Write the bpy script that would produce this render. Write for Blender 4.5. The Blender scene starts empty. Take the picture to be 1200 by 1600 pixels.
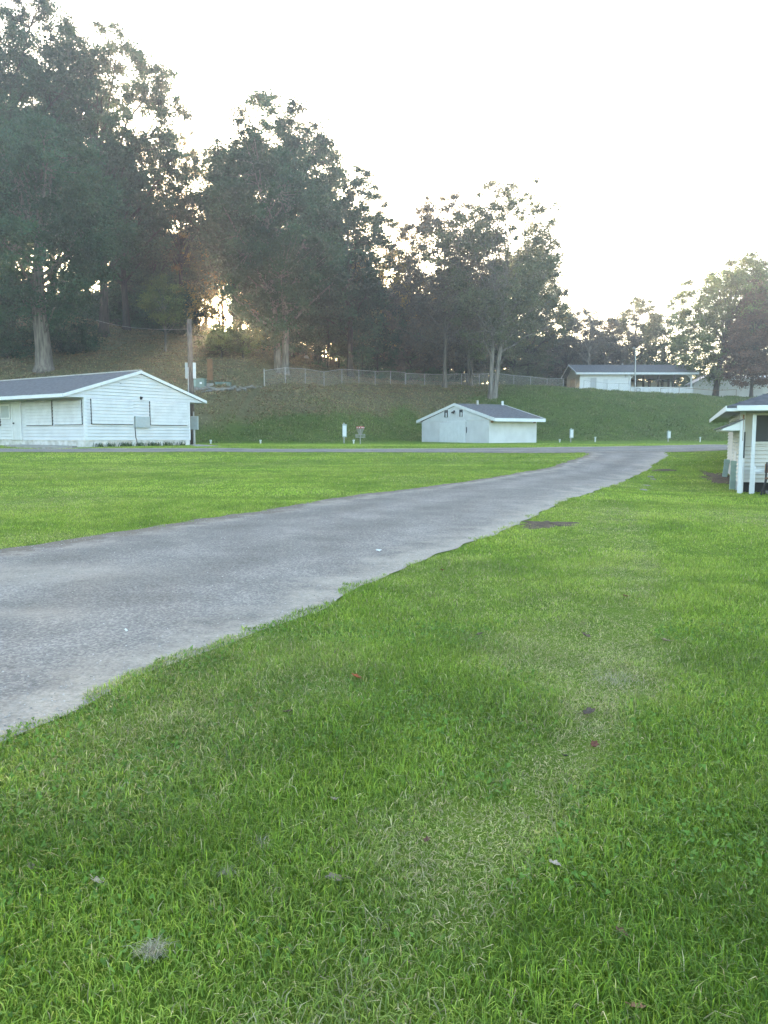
import bpy, math, random
import numpy as np
from mathutils import Vector, Matrix
R = math.radians
scn = bpy.context.scene
COL = scn.collection
rng = np.random.default_rng(7)
random.seed(7)

# ---------------------------------------------------------------- camera, sky, sun, exposure
CAMZ = 1.6
PITCH = math.atan(117/1200)
cam_d = bpy.data.cameras.new('camera')
cam = bpy.data.objects.new('camera', cam_d); COL.objects.link(cam)
cam.location = (0, 0, CAMZ)
cam.rotation_euler = (math.pi/2 - PITCH, 0, 0)
cam_d.sensor_fit = 'VERTICAL'; cam_d.sensor_height = 36.0; cam_d.lens = 27.0
cam_d.clip_start = 0.05; cam_d.clip_end = 6000
scn.camera = cam

SUN_EL = R(8.8); SUN_AZ = R(-12.0)           # azimuth measured from +Y towards +X
sdir = Vector((math.sin(SUN_AZ)*math.cos(SUN_EL), math.cos(SUN_AZ)*math.cos(SUN_EL), math.sin(SUN_EL)))
world = bpy.data.worlds.new('World'); scn.world = world; world.use_nodes = True
wn = world.node_tree; wn.nodes.clear()
sky = wn.nodes.new('ShaderNodeTexSky'); sky.sky_type = 'NISHITA'; sky.sun_disc = False
sky.sun_elevation = SUN_EL; sky.sun_rotation = SUN_AZ
sky.air_density = 1.0; sky.dust_density = 2.1; sky.ozone_density = 1.0; sky.altitude = 200
bg = wn.nodes.new('ShaderNodeBackground'); bg.inputs['Strength'].default_value = 0.15
wo = wn.nodes.new('ShaderNodeOutputWorld')
# the low sun itself, seen between the trunks: a small bright disc with its aureole in the sky
tc = wn.nodes.new('ShaderNodeTexCoord')
dot = wn.nodes.new('ShaderNodeVectorMath'); dot.operation = 'DOT_PRODUCT'
dot.inputs[1].default_value = sdir
wn.links.new(tc.outputs['Generated'], dot.inputs[0])
mr = wn.nodes.new('ShaderNodeMapRange'); mr.inputs['From Min'].default_value = math.cos(R(.8)); mr.inputs['From Max'].default_value = math.cos(R(0.35))
mr.inputs['To Min'].default_value = 0; mr.inputs['To Max'].default_value = 1
wn.links.new(dot.outputs['Value'], mr.inputs['Value'])
bg2 = wn.nodes.new('ShaderNodeBackground'); bg2.inputs['Color'].default_value = (1, .62, .25, 1)
mm = wn.nodes.new('ShaderNodeMath'); mm.operation = 'MULTIPLY'; mm.inputs[1].default_value = 12
wn.links.new(mr.outputs['Result'], mm.inputs[0]); wn.links.new(mm.outputs[0], bg2.inputs['Strength'])
mr3 = wn.nodes.new('ShaderNodeMapRange'); mr3.interpolation_type = 'SMOOTHERSTEP'; mr3.inputs['From Min'].default_value = math.cos(R(9)); mr3.inputs['From Max'].default_value = math.cos(R(1.0))
wn.links.new(dot.outputs['Value'], mr3.inputs['Value'])
mm3 = wn.nodes.new('ShaderNodeMath'); mm3.operation = 'MULTIPLY_ADD'; mm3.inputs[1].default_value = .25
wn.links.new(mr3.outputs['Result'], mm3.inputs[0]); wn.links.new(mm.outputs[0], mm3.inputs[2]); wn.links.new(mm3.outputs[0], bg2.inputs['Strength'])
add = wn.nodes.new('ShaderNodeAddShader')
wn.links.new(sky.outputs[0], bg.inputs['Color'])
wn.links.new(bg.outputs[0], add.inputs[0]); wn.links.new(bg2.outputs[0], add.inputs[1])
wn.links.new(add.outputs[0], wo.inputs['Surface'])

sl = bpy.data.lights.new('sun', 'SUN'); sl.energy = 2.6; sl.angle = R(0.6); sl.color = (1, .68, .36)
so = bpy.data.objects.new('sun', sl); COL.objects.link(so)
so.rotation_euler = sdir.to_track_quat('Z', 'Y').to_euler(); so.location = (-30, 120, 60)

vs = scn.view_settings
vs.view_transform = 'Standard'; vs.look = 'None'; vs.gamma = 1.0; vs.exposure = 3.12
scn.render.engine = 'CYCLES'
cy = scn.cycles
cy.max_bounces = 6; cy.diffuse_bounces = 3; cy.glossy_bounces = 2; cy.transmission_bounces = 4
cy.transparent_max_bounces = 8; cy.volume_bounces = 0
cy.caustics_reflective = False; cy.caustics_refractive = False
cy.use_denoising = True
cy.sample_clamp_indirect = 4.0

# ---------------------------------------------------------------- helpers: rays from pixels of the survey photo
CP, SP_ = math.cos(PITCH), math.sin(PITCH)
def ray(px, py):
    u = (px-600)/1200; v = (800-py)/1200
    return np.array([u, CP+v*SP_, -SP_+v*CP])
def W(px, py, d):
    r = ray(px, py); r = r/r[1]*d
    return np.array([r[0], r[1], r[2]+CAMZ])
def sstep(a, b, x):
    t = np.clip((x-a)/(b-a), 0, 1); return t*t*(3-2*t)

PY = np.array([-60, 0, 8, 14, 20, 26, 32, 38, 41, 44, 52, 66, 90.])
PZ = np.array([-.3, 0, 0, .06, .22, .42, .63, .84, .95, 1.04, 1.08, 1.10, 1.16])
_fy = np.arange(-60, 90.1, .5); _fz = np.interp(_fy, PY, PZ)
_k = np.ones(9)/9; _fz = np.convolve(np.pad(_fz, 4, mode='edge'), _k, mode='valid')
BX = np.array([-200, -45, -26, -14.2, -12.7, -4, 1, 5, 16, 24, 32, 45, 200.])
BB = np.array([60, 60, 60, 59, 60, 65, 72, 79, 79, 79, 80, 82, 85.])       # foot of the bank
BC = np.array([72, 70, 68, 69, 79.5, 88, 95, 98, 99, 100, 101, 103, 105.])    # crest of the bank
BZ = np.array([7.5, 7.2, 6.3, 5.9, 6.7, 7.15, 7.65, 7.95, 8.05, 7.75, 7.4, 6.9, 6.8])
BK = np.array([.36, .36, .28, .25, .22, .17, .15, .11, .06, .04, .02, 0, 0])
def vnoise(x, y, s, seed=0):
    # cheap smooth value noise
    x = np.asarray(x, float)/s + seed*17.3; y = np.asarray(y, float)/s + seed*9.1
    xi = np.floor(x); yi = np.floor(y); fx = x-xi; fy = y-yi
    fx = fx*fx*(3-2*fx); fy = fy*fy*(3-2*fy)
    def h(a, b):
        q = np.sin(a*127.1+b*311.7+seed*7.7)*43758.5453
        return q-np.floor(q)
    return (h(xi, yi)*(1-fx)+h(xi+1, yi)*fx)*(1-fy)+(h(xi, yi+1)*(1-fx)+h(xi+1, yi+1)*fx)*fy
def bank_t(x, y):
    yb = np.interp(x, BX, BB); yc = np.interp(x, BX, BC)
    return (y-yb)/(yc-yb)
def gz(x, y):
    x = np.asarray(x, float); y = np.asarray(y, float)
    z = np.interp(y, _fy, _fz)
    dip = sstep(4, 9.5, x)*sstep(6, 16, y)*(1-sstep(23, 32, y))
    z = z*(1-dip)
    yb = np.interp(x, BX, BB); yc = np.interp(x, BX, BC); zc = np.interp(x, BX, BZ); k = np.interp(x, BX, BK)
    t = (y-yb)/(yc-yb)
    tt = np.clip(t, 0, 1)
    prof = tt + 0.05*np.sin(tt*2*np.pi)*-1.0
    z = z + (zc-1.1)*prof
    over = np.clip(y-yc, 0, None)
    z = z + k*55*(1-np.exp(-over/55))*1.18
    rough = sstep(0, .15, t)
    z = z + rough*((vnoise(x, y, 2.6, 1)-.5)*.5+(vnoise(x, y, .9, 2)-.5)*.22)
    z = z + (1-rough)*((vnoise(x, y, 3.1, 3)-.5)*.05*sstep(9, 14, y))
    return z
def G(px, py):
    r = ray(px, py); ts = np.concatenate([np.arange(1, 30, .02), np.arange(30, 220, .1)])
    x = r[0]*ts; y = r[1]*ts; z = CAMZ+r[2]*ts; g = gz(x, y)
    i = np.argmax(z <= g)
    if z[i] > g[i]: i = len(ts)-1
    return np.array([x[i], y[i], g[i]])

# ---------------------------------------------------------------- helpers: meshes
class MB:
    def __init__(s): s.v = []; s.f = []
    def add(s, vs_, fs):
        o = len(s.v); s.v += [tuple(map(float, p)) for p in vs_]; s.f += [tuple(i+o for i in f) for f in fs]; return s
    def box(s, a, b, M=None):
        (x0, y0, z0), (x1, y1, z1) = a, b
        vs_ = [(x0,y0,z0),(x1,y0,z0),(x1,y1,z0),(x0,y1,z0),(x0,y0,z1),(x1,y0,z1),(x1,y1,z1),(x0,y1,z1)]
        if M is not None: vs_ = [M @ Vector(p) for p in vs_]
        return s.add(vs_, [(0,3,2,1),(4,5,6,7),(0,1,5,4),(1,2,6,5),(2,3,7,6),(3,0,4,7)])
    def tube(s, pts, rad, n=8, cap=True):
        pts = [Vector(p) for p in pts]; 
        if not hasattr(rad, '__len__'): rad = [rad]*len(pts)
        vs_ = []; fs = []
        for i, p in enumerate(pts):
            d = (pts[min(i+1, len(pts)-1)]-pts[max(i-1, 0)]).normalized()
            a = Vector((1, 0, 0)) if abs(d.x) < .8 else Vector((0, 1, 0))
            u = d.cross(a).normalized(); w = d.cross(u)
            for k in range(n):
                t = 2*math.pi*k/n
                vs_.append(p+(u*math.cos(t)+w*math.sin(t))*rad[i])
        for i in range(len(pts)-1):
            for k in range(n):
                a = i*n+k; b = i*n+(k+1) % n
                fs.append((a, b, b+n, a+n))
        if cap:
            fs.append(tuple(range(n-1, -1, -1))); fs.append(tuple(range((len(pts)-1)*n, len(pts)*n)))
        return s.add(vs_, fs)
    def prism(s, poly, d):        # extrude polygon (3d points) by vector d
        n = len(poly); d = Vector(d)
        vs_ = [Vector(p) for p in poly]+[Vector(p)+d for p in poly]
        fs = [tuple(range(n-1, -1, -1)), tuple(range(n, 2*n))]+[(i, (i+1) % n, (i+1) % n+n, i+n) for i in range(n)]
        return s.add(vs_, fs)
    def build(s, name, mat, parent=None, smooth=False, bevel=0):
        me = bpy.data.meshes.new(name); me.from_pydata(s.v, [], s.f); me.update()
        import bmesh
        bm = bmesh.new(); bm.from_mesh(me); bmesh.ops.recalc_face_normals(bm, faces=bm.faces); bm.to_mesh(me); bm.free()
        o = bpy.data.objects.new(name, me); COL.objects.link(o)
        if mat: me.materials.append(mat)
        if parent: o.parent = parent
        if smooth:
            me.polygons.foreach_set('use_smooth', [True]*len(me.polygons))
        if bevel:
            m = o.modifiers.new('bevel', 'BEVEL'); m.width = bevel; m.segments = 2; m.limit_method = 'ANGLE'
        return o
def np_mesh(name, V, F, mat, parent=None, attrs=None, smooth=False):
    """V (n,3); F list of (m,k) arrays"""
    me = bpy.data.meshes.new(name)
    V = np.ascontiguousarray(V, dtype=np.float32)
    me.vertices.add(len(V)); me.vertices.foreach_set('co', V.ravel())
    idx = np.concatenate([f.ravel() for f in F]).astype(np.int32)
    tot = np.concatenate([np.full(len(f), f.shape[1]) for f in F]).astype(np.int32)
    st = np.concatenate([[0], np.cumsum(tot)[:-1]]).astype(np.int32)
    me.loops.add(len(idx)); me.loops.foreach_set('vertex_index', idx)
    me.polygons.add(len(tot)); me.polygons.foreach_set('loop_start', st); me.polygons.foreach_set('loop_total', tot)
    if smooth: me.polygons.foreach_set('use_smooth', np.ones(len(tot), dtype=bool))
    me.update(calc_edges=True)
    for k, a in (attrs or {}).items():
        if a.ndim == 2:
            at_ = me.attributes.new(k, 'FLOAT_COLOR', 'POINT')
            at_.data.foreach_set('color', np.concatenate([a, np.ones((len(a), 1))], 1).astype(np.float32).ravel())
        else:
            at_ = me.attributes.new(k, 'FLOAT', 'POINT'); at_.data.foreach_set('value', a.astype(np.float32))
    o = bpy.data.objects.new(name, me); COL.objects.link(o); me.materials.append(mat)
    if parent: o.parent = parent
    return o
def tag(o, label=None, cat=None, group=None, kind=None):
    if label: o['label'] = label
    if cat: o['category'] = cat
    if group: o['group'] = group
    if kind: o['kind'] = kind
    return o
def empty(name, loc, label, cat, group=None, rz=0, kind=None):
    o = bpy.data.objects.new(name, None); COL.objects.link(o)
    o.location = tuple(map(float, loc)); o.rotation_euler = (0, 0, rz); o.empty_display_size = .2
    return tag(o, label, cat, group, kind)
def copy_tree(o, parent=None):
    c = o.copy(); COL.objects.link(c); c.parent = parent
    for ch in list(o.children): copy_tree(ch, c)
    return c

# ---------------------------------------------------------------- materials
def mat(name, col, rough=.7, noise=None, bump=0, bscale=40, amount=.25, metallic=0, spec=.3, coord='Object', dirt=None):
    m = bpy.data.materials.new(name); m.use_nodes = True; nt = m.node_tree; p = nt.nodes['Principled BSDF']
    p.inputs['Base Color'].default_value = (*col, 1); p.inputs['Roughness'].default_value = rough
    p.inputs['Metallic'].default_value = metallic; p.inputs['Specular IOR Level'].default_value = spec
    tcn = nt.nodes.new('ShaderNodeTexCoord')
    if noise:
        n = nt.nodes.new('ShaderNodeTexNoise'); n.inputs['Scale'].default_value = noise; n.inputs['Detail'].default_value = 6
        nt.links.new(tcn.outputs[coord], n.inputs['Vector'])
        cr = nt.nodes.new('ShaderNodeValToRGB')
        c2 = dirt if dirt else tuple(c*(1-amount) for c in col)
        cr.color_ramp.elements[0].position = .35; cr.color_ramp.elements[0].color = (*c2, 1)
        cr.color_ramp.elements[1].position = .62; cr.color_ramp.elements[1].color = (*col, 1)
        nt.links.new(n.outputs['Fac'], cr.inputs['Fac']); nt.links.new(cr.outputs['Color'], p.inputs['Base Color'])
    if bump:
        n2 = nt.nodes.new('ShaderNodeTexNoise'); n2.inputs['Scale'].default_value = bscale; n2.inputs['Detail'].default_value = 4
        nt.links.new(tcn.outputs[coord], n2.inputs['Vector'])
        b = nt.nodes.new('ShaderNodeBump'); b.inputs['Strength'].default_value = bump; b.inputs['Distance'].default_value = .02
        nt.links.new(n2.outputs['Fac'], b.inputs['Height']); nt.links.new(b.outputs['Normal'], p.inputs['Normal'])
    return m
def leaf_mat(name, trans=.45, attr='col', rough=.6, spec=.25):
    m = bpy.data.materials.new(name); m.use_nodes = True; nt = m.node_tree; p = nt.nodes['Principled BSDF']
    out = nt.nodes['Material Output']
    a = nt.nodes.new('ShaderNodeAttribute'); a.attribute_name = attr
    p.inputs['Roughness'].default_value = rough; p.inputs['Specular IOR Level'].default_value = spec
    nt.links.new(a.outputs['Color'], p.inputs['Base Color'])
    t = nt.nodes.new('ShaderNodeBsdfTranslucent'); nt.links.new(a.outputs['Color'], t.inputs['Color'])
    mx = nt.nodes.new('ShaderNodeMixShader'); mx.inputs[0].default_value = trans
    nt.links.new(p.outputs[0], mx.inputs[1]); nt.links.new(t.outputs[0], mx.inputs[2]); nt.links.new(mx.outputs[0], out.inputs['Surface'])
    return m
def bark_mat(name, col, col2, sc=6):
    m = bpy.data.materials.new(name); m.use_nodes = True; nt = m.node_tree; p = nt.nodes['Principled BSDF']
    p.inputs['Roughness'].default_value = .9; p.inputs['Specular IOR Level'].default_value = .1
    tcn = nt.nodes.new('ShaderNodeTexCoord'); mp = nt.nodes.new('ShaderNodeMapping'); mp.inputs['Scale'].default_value = (sc, sc, sc*.12)
    n = nt.nodes.new('ShaderNodeTexNoise'); n.inputs['Scale'].default_value = 1.5; n.inputs['Detail'].default_value = 8
    nt.links.new(tcn.outputs['Object'], mp.inputs[0]); nt.links.new(mp.outputs[0], n.inputs['Vector'])
    cr = nt.nodes.new('ShaderNodeValToRGB')
    cr.color_ramp.elements[0].position = .38; cr.color_ramp.elements[0].color = (*col2, 1)
    cr.color_ramp.elements[1].position = .62; cr.color_ramp.elements[1].color = (*col, 1)
    nt.links.new(n.outputs['Fac'], cr.inputs[0]); nt.links.new(cr.outputs[0], p.inputs['Base Color'])
    b = nt.nodes.new('ShaderNodeBump'); b.inputs['Strength'].default_value = .8; b.inputs['Distance'].default_value = .05
    nt.links.new(n.outputs['Fac'], b.inputs['Height']); nt.links.new(b.outputs[0], p.inputs['Normal'])
    return m
M = {}
M['white'] = mat('white_siding', (.62, .64, .66), .55, noise=1.3, amount=.10, bump=.08, bscale=30)
M['white2'] = mat('white_trim', (.70, .72, .74), .5, noise=3, amount=.08)
M['block'] = mat('painted_block', (.62, .625, .645), .7, noise=1.1, amount=.12, bump=.25, bscale=16)
M['cream'] = mat('cream_siding', (.60, .585, .54), .6, noise=2, amount=.08, bump=.05)
M['shutter'] = mat('shutter_panel', (.64, .66, .68), .55, noise=2.2, amount=.12)
M['found'] = mat('painted_foundation', (.66, .66, .65), .8, noise=2.5, dirt=(.42, .41, .37), bump=.3, bscale=20)
M['shingle'] = mat('shingle_roof', (.145, .147, .155), .9, noise=5, amount=.4, bump=.5, bscale=18, spec=.15)
M['shingle2'] = mat('shingle_roof_dark', (.10, .105, .115), .9, noise=5, amount=.4, bump=.5, bscale=18, spec=.15)
M['soffit'] = mat('soffit_board', (.50, .50, .48), .8, noise=3, amount=.2)
M['dark'] = mat('dark_gap', (.02, .02, .022), .8)
M['screen'] = mat('window_screen', (.045, .05, .055), .5)
M['glass'] = mat('grey_glass', (.10, .11, .12), .15, spec=.6)
M['greydoor'] = mat('grey_door', (.42, .44, .47), .5, noise=2, amount=.1)
M['conc'] = mat('concrete', (.34, .33, .30), .9, noise=3, dirt=(.24, .23, .20), bump=.3)
M['galv'] = mat('galvanised_steel', (.42, .43, .44), .45, metallic=.6, noise=12, amount=.2)
M['boxgrey'] = mat('grey_metal_box', (.38, .43, .45), .5, noise=6, amount=.1)
M['boxgreen'] = mat('green_metal_box', (.17, .24, .21), .55, noise=6, amount=.15)
M['pedgreen'] = mat('faded_green_pedestal', (.28, .38, .35), .55, noise=6, amount=.15)
M['black'] = mat('black_iron', (.015, .015, .017), .5)
M['brown'] = mat('brown_panel', (.22, .115, .06), .8, noise=5, amount=.3)
M['red'] = mat('red_band', (.50, .03, .04), .5)
M['stone'] = mat('rough_stone', (.25, .24, .215), .95, noise=4, amount=.4, bump=.8, bscale=9)
M['polewood'] = bark_mat('weathered_pole', (.17, .14, .125), (.075, .06, .052), 12)
M['bark_grey'] = bark_mat('grey_bark', (.20, .175, .15), (.075, .065, .055), 5)
M['bark_dark'] = bark_mat('dark_bark', (.08, .068, .058), (.03, .026, .022), 5)
M['bark_pale'] = bark_mat('pale_bark', (.24, .22, .195), (.10, .09, .08), 4)
M['leaf'] = leaf_mat('tree_leaf', .42)
M['blade'] = leaf_mat('grass_blade', .38, rough=.5, spec=.3)
M['litter'] = leaf_mat('leaf_litter', .1, rough=.9, spec=.1)
M['dirt'] = mat('bare_dirt', (.13, .10, .075), .95, noise=7, dirt=(.07, .055, .04), bump=.8, bscale=30, spec=.1)

# ---------------------------------------------------------------- roads (world polygons surveyed from the photo)
RE = [(-900,1620),(-300,1335),(0,1190),(50,1156),(64,1128),(130,1092),(200,1066),(280,1034),(350,1005),(460,977),(500,959),(560,920),(640,885),(700,861),(780,833),(815,818),(860,793),(920,771),(985,746.5),(1012,735),(1045,713)]
LE = [(-1400,1060),(-400,914),(0,862),(60,850),(130,840),(250,823),(330,808),(400,800),(480,786),(560,773),(640,765),(700,757),(800,741),(870,727),(905,716),(917,711)]
def world_pts(L): return np.array([G(*p)[:2] for p in L])
def resample(P, n):
    d = np.concatenate([[0], np.cumsum(np.hypot(*np.diff(P, axis=0).T))]); t = np.linspace(0, d[-1], n)
    return np.stack([np.interp(t, d, P[:, 0]), np.interp(t, d, P[:, 1])], 1)
RW = world_pts(RE); LW = world_pts(LE)
# continue both edges under the cross road
RW = np.vstack([RW, RW[-1]+np.array([1.6, 5.0])]); LW = np.vstack([LW, LW[-1]+np.array([.9, 4.0])])
NS, NT = 560, 26
def smooth(P, k=25):
    q = np.pad(P, ((k//2, k//2), (0, 0)), mode='edge'); return np.stack([np.convolve(q[:, j], np.ones(k)/k, 'valid') for j in (0, 1)], 1)
Rr = smooth(resample(RW, NS)); Lr = smooth(resample(LW, NS))
def jitter(P, seed, a=.10):
    q = P.copy(); s = np.arange(len(P))
    q[:, 0] += (vnoise(P[:, 0]*1.0, P[:, 1], .45, seed)-.5)*a*1.6; q[:, 1] += (vnoise(P[:, 0], P[:, 1], .35, seed+1)-.5)*a
    return q
Rr = jitter(Rr, 11, .10); Lr = jitter(Lr, 13, .14)
def strip(A, B, nt, dz, name, m, wid=None):
    t = np.linspace(0, 1, nt); ns = len(A)
    P = A[:, None, :]*(1-t)[None, :, None]+B[:, None, :]*t[None, :, None]
    w = np.hypot(*(B-A).T)[:, None]
    edge = np.minimum(t, 1-t)[None, :]*w
    side = np.broadcast_to(t[None, :], edge.shape)
    X = P[..., 0].ravel(); Y = P[..., 1].ravel()
    V = np.stack([X, Y, gz(X, Y)+dz], 1)
    i = np.arange(ns-1)[:, None]*nt+np.arange(nt-1)[None, :]
    F = np.stack([i, i+1, i+1+nt, i+nt], -1).reshape(-1, 4)
    sw = np.zeros(len(X))
    for (a_, b_, rx_, ry_) in ((60, 893, 1.3, .45), (-80, 905, 1.5, .5), (20, 960, .8, .25)):
        c_ = G(a_, b_); sw += np.exp(-(((X-c_[0])/rx_)**2+((Y-c_[1])/ry_)**2))
    return np_mesh(name, V, [F], m, attrs={'edge': edge.ravel(), 'side': side.ravel(), 'sandy': np.clip(sw, 0, 1)}, smooth=True)
def road_mat():
    m = bpy.data.materials.new('worn_asphalt'); m.use_nodes = True; nt = m.node_tree; p = nt.nodes['Principled BSDF']; L = nt.links.new
    p.inputs['Roughness'].default_value = .92; p.inputs['Specular IOR Level'].default_value = .2
    tcn = nt.nodes.new('ShaderNodeTexCoord')
    def noise(s, d=6, r=.6):
        n = nt.nodes.new('ShaderNodeTexNoise'); n.inputs['Scale'].default_value = s; n.inputs['Detail'].default_value = d; n.inputs['Roughness'].default_value = r
        L(tcn.outputs['Object'], n.inputs['Vector']); return n.outputs['Fac']
    def ramp(f, stops):
        c = nt.nodes.new('ShaderNodeValToRGB'); e = c.color_ramp.elements
        while len(e) < len(stops): e.new(.5)
        for k, (pos, col) in enumerate(stops): e[k].position = pos; e[k].color = (*col, 1)
        L(f, c.inputs['Fac']); return c.outputs['Color']
    def mixc(f, a, b, mode='MIX'):
        x = nt.nodes.new('ShaderNodeMix'); x.data_type = 'RGBA'; x.blend_type = mode
        if isinstance(f, float): x.inputs[0].default_value = f
        else: L(f, x.inputs[0])
        for s_, v_ in ((x.inputs[6], a), (x.inputs[7], b)):
            if isinstance(v_, tuple): s_.default_value = (*v_, 1)
            else: L(v_, s_)
        return x.outputs[2]
    base = ramp(noise(1.1, 5), [(.30, (.150, .141, .128)), (.5, (.187, .177, .162)), (.72, (.235, .222, .20))])
    vor = nt.nodes.new('ShaderNodeTexVoronoi'); vor.inputs['Scale'].default_value = 55; L(tcn.outputs['Object'], vor.inputs['Vector'])
    stone = ramp(vor.outputs['Color'], [(.0, (.5, .5, .5)), (.5, (.95, .95, .97)), (1, (1.9, 1.85, 1.75))])
    c = mixc(.75, base, stone, 'MULTIPLY')
    fine = ramp(noise(160, 2), [(.3, (.6, .6, .6)), (.7, (1.35, 1.35, 1.33))])
    c = mixc(.6, c, fine, 'MULTIPLY')
    ty = nt.nodes.new('ShaderNodeAttribute'); ty.attribute_name = 'side'
    tw = nt.nodes.new('ShaderNodeMath'); tw.operation = 'MULTIPLY_ADD'; L(noise(.5, 3), tw.inputs[0]); tw.inputs[1].default_value = .16; L(ty.outputs['Fac'], tw.inputs[2])
    tws = nt.nodes.new('ShaderNodeMath'); tws.operation = 'MULTIPLY'; L(tw.outputs[0], tws.inputs[0]); tws.inputs[1].default_value = 16.0
    tsn = nt.nodes.new('ShaderNodeMath'); tsn.operation = 'SINE'; L(tws.outputs[0], tsn.inputs[0])
    tmr = nt.nodes.new('ShaderNodeMapRange'); L(tsn.outputs[0], tmr.inputs[0]); tmr.inputs[1].default_value = -1; tmr.inputs[2].default_value = 1; tmr.inputs[3].default_value = .88; tmr.inputs[4].default_value = 1.10
    tcb = nt.nodes.new('ShaderNodeCombineColor'); [L(tmr.outputs[0], q) for q in tcb.inputs]
    c = mixc(1.0, c, tcb.outputs[0], 'MULTIPLY')
    # sandy margins
    ea = nt.nodes.new('ShaderNodeAttribute'); ea.attribute_name = 'edge'
    sa = nt.nodes.new('ShaderNodeMath'); sa.operation = 'MULTIPLY_ADD'; L(noise(1.6, 6, .7), sa.inputs[0]); sa.inputs[1].default_value = -2.2; sa.inputs[2].default_value = 1.1
    su = nt.nodes.new('ShaderNodeMath'); su.operation = 'ADD'; L(ea.outputs['Fac'], su.inputs[0]); L(sa.outputs[0], su.inputs[1])
    mrn = nt.nodes.new('ShaderNodeMapRange'); L(su.outputs[0], mrn.inputs[0]); mrn.inputs[1].default_value = .10; mrn.inputs[2].default_value = .75; mrn.inputs[3].default_value = .85; mrn.inputs[4].default_value = 0
    sand = ramp(noise(30, 6, .8), [(.3, (.22, .195, .155)), (.55, (.37, .335, .28)), (.75, (.50, .46, .40))])
    sn = nt.nodes.new('ShaderNodeAttribute'); sn.attribute_name = 'sandy'
    sm = nt.nodes.new('ShaderNodeMath'); sm.operation = 'MULTIPLY'; L(sn.outputs['Fac'], sm.inputs[0]); L(noise(4, 6, .7), sm.inputs[1])
    c = mixc(sm.outputs[0], c, sand)
    c = mixc(mrn.outputs[0], c, sand)
    sd = nt.nodes.new('ShaderNodeAttribute'); sd.attribute_name = 'side'
    v1 = nt.nodes.new('ShaderNodeMath'); v1.operation = 'MULTIPLY_ADD'; L(noise(2.2, 6, .7), v1.inputs[0]); v1.inputs[1].default_value = -.30; L(sd.outputs['Fac'], v1.inputs[2])
    v2 = nt.nodes.new('ShaderNodeMapRange'); L(v1.outputs[0], v2.inputs[0]); v2.inputs[1].default_value = -.10; v2.inputs[2].default_value = -.04; v2.inputs[3].default_value = .85; v2.inputs[4].default_value = 0
    c = mixc(v2.outputs[0], c, ramp(noise(18, 6, .8), [(.3, (.075, .06, .045)), (.6, (.15, .125, .10)), (.8, (.24, .21, .18))]))
    L(c, p.inputs['Base Color'])
    b = nt.nodes.new('ShaderNodeBump'); b.inputs['Strength'].default_value = .9; b.inputs['Distance'].default_value = .006
    L(vor.outputs['Distance'], b.inputs['Height']); L(b.outputs[0], p.inputs['Normal'])
    b2 = nt.nodes.new('ShaderNodeBump'); b2.inputs['Strength'].default_value = .2; b2.inputs['Distance'].default_value = .03
    L(noise(6, 5), b2.inputs['Height']); L(b2.outputs[0], b.inputs['Normal'])
    return m
M['road'] = road_mat()
# main road; crossing lane
road = strip(Lr, Rr, NT, .012, 'road', M['road']); tag(road, kind='structure')
cx = np.linspace(-75, 75, 300)
cb = np.interp(cx, [-75, -20, 0, 8, 14, 22, 75], [38.3, 38.3, 38.2, 37.6, 38.2, 42.5, 52])
ct = np.interp(cx, [-75, -20, 0, 8, 14, 22, 75], [41.6, 41.6, 41.8, 43.0, 46.0, 52.5, 74])
CBt = jitter(np.stack([cx, cb], 1), 21, .2); CTp = jitter(np.stack([cx, ct], 1), 23, .2)
lane = strip(CBt, CTp, 10, .017, 'crossing_lane', M['road']); tag(lane, kind='structure')
def ragged(A, B, seed):      # grass creeping unevenly over the edge
    d = B-A; d = d/np.hypot(*d.T)[:, None]
    q = (vnoise(A[:, 0], A[:, 1], .55, seed)*.6+vnoise(A[:, 0], A[:, 1], .17, seed+1)*.4-.38)*.42+rng.uniform(-.03, .03, len(A))
    return A+d*q[:, None]
POLY = [np.vstack([ragged(Lr, Rr, 91), ragged(Rr, Lr, 95)[::-1]]), np.vstack([CBt, CTp[::-1]])]
def inpoly(x, y, P):
    c = np.zeros(len(x), bool); n = len(P); bx0, bx1, by0, by1 = P[:, 0].min(), P[:, 0].max(), P[:, 1].min(), P[:, 1].max()
    idx = np.where((x >= bx0) & (x <= bx1) & (y >= by0) & (y <= by1))[0]
    xs = x[idx]; ys = y[idx]; cc = np.zeros(len(xs), bool); j = n-1
    for i in range(n):
        x0, y0 = P[i]; x1, y1 = P[j]
        if y0 != y1:
            k = ((y0 > ys) != (y1 > ys)); k &= xs < (x1-x0)*(ys-y0)/(y1-y0)+x0; cc ^= k
        j = i
    c[idx] = cc; return c

# ---------------------------------------------------------------- ground sheet
def axis(segs):
    out = []
    for a, b, s in segs: out.append(np.arange(a, b, s))
    return np.concatenate(out)
gx = np.concatenate([[-3000, -1200, -500, -250], axis([(-160, -60, 4), (-60, -20, 1.2), (-20, 50, .7), (50, 161, 4)]), [250, 500, 1200, 3000]])
gy = np.concatenate([[-1500, -400, -100], axis([(-30, 0, 2), (0, 20, .4), (20, 54, .8), (54, 110, .55), (110, 180, 2.5), (180, 301, 12)]), [500, 1000, 3000]])
GX, GY = np.meshgrid(gx, gy); GZ = gz(GX.ravel(), np.clip(GY.ravel(), -60, 240))
def clover_noise(x, y): return vnoise(x, y, 1.1, 31)*.6+vnoise(x, y, .4, 32)*.4
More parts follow.
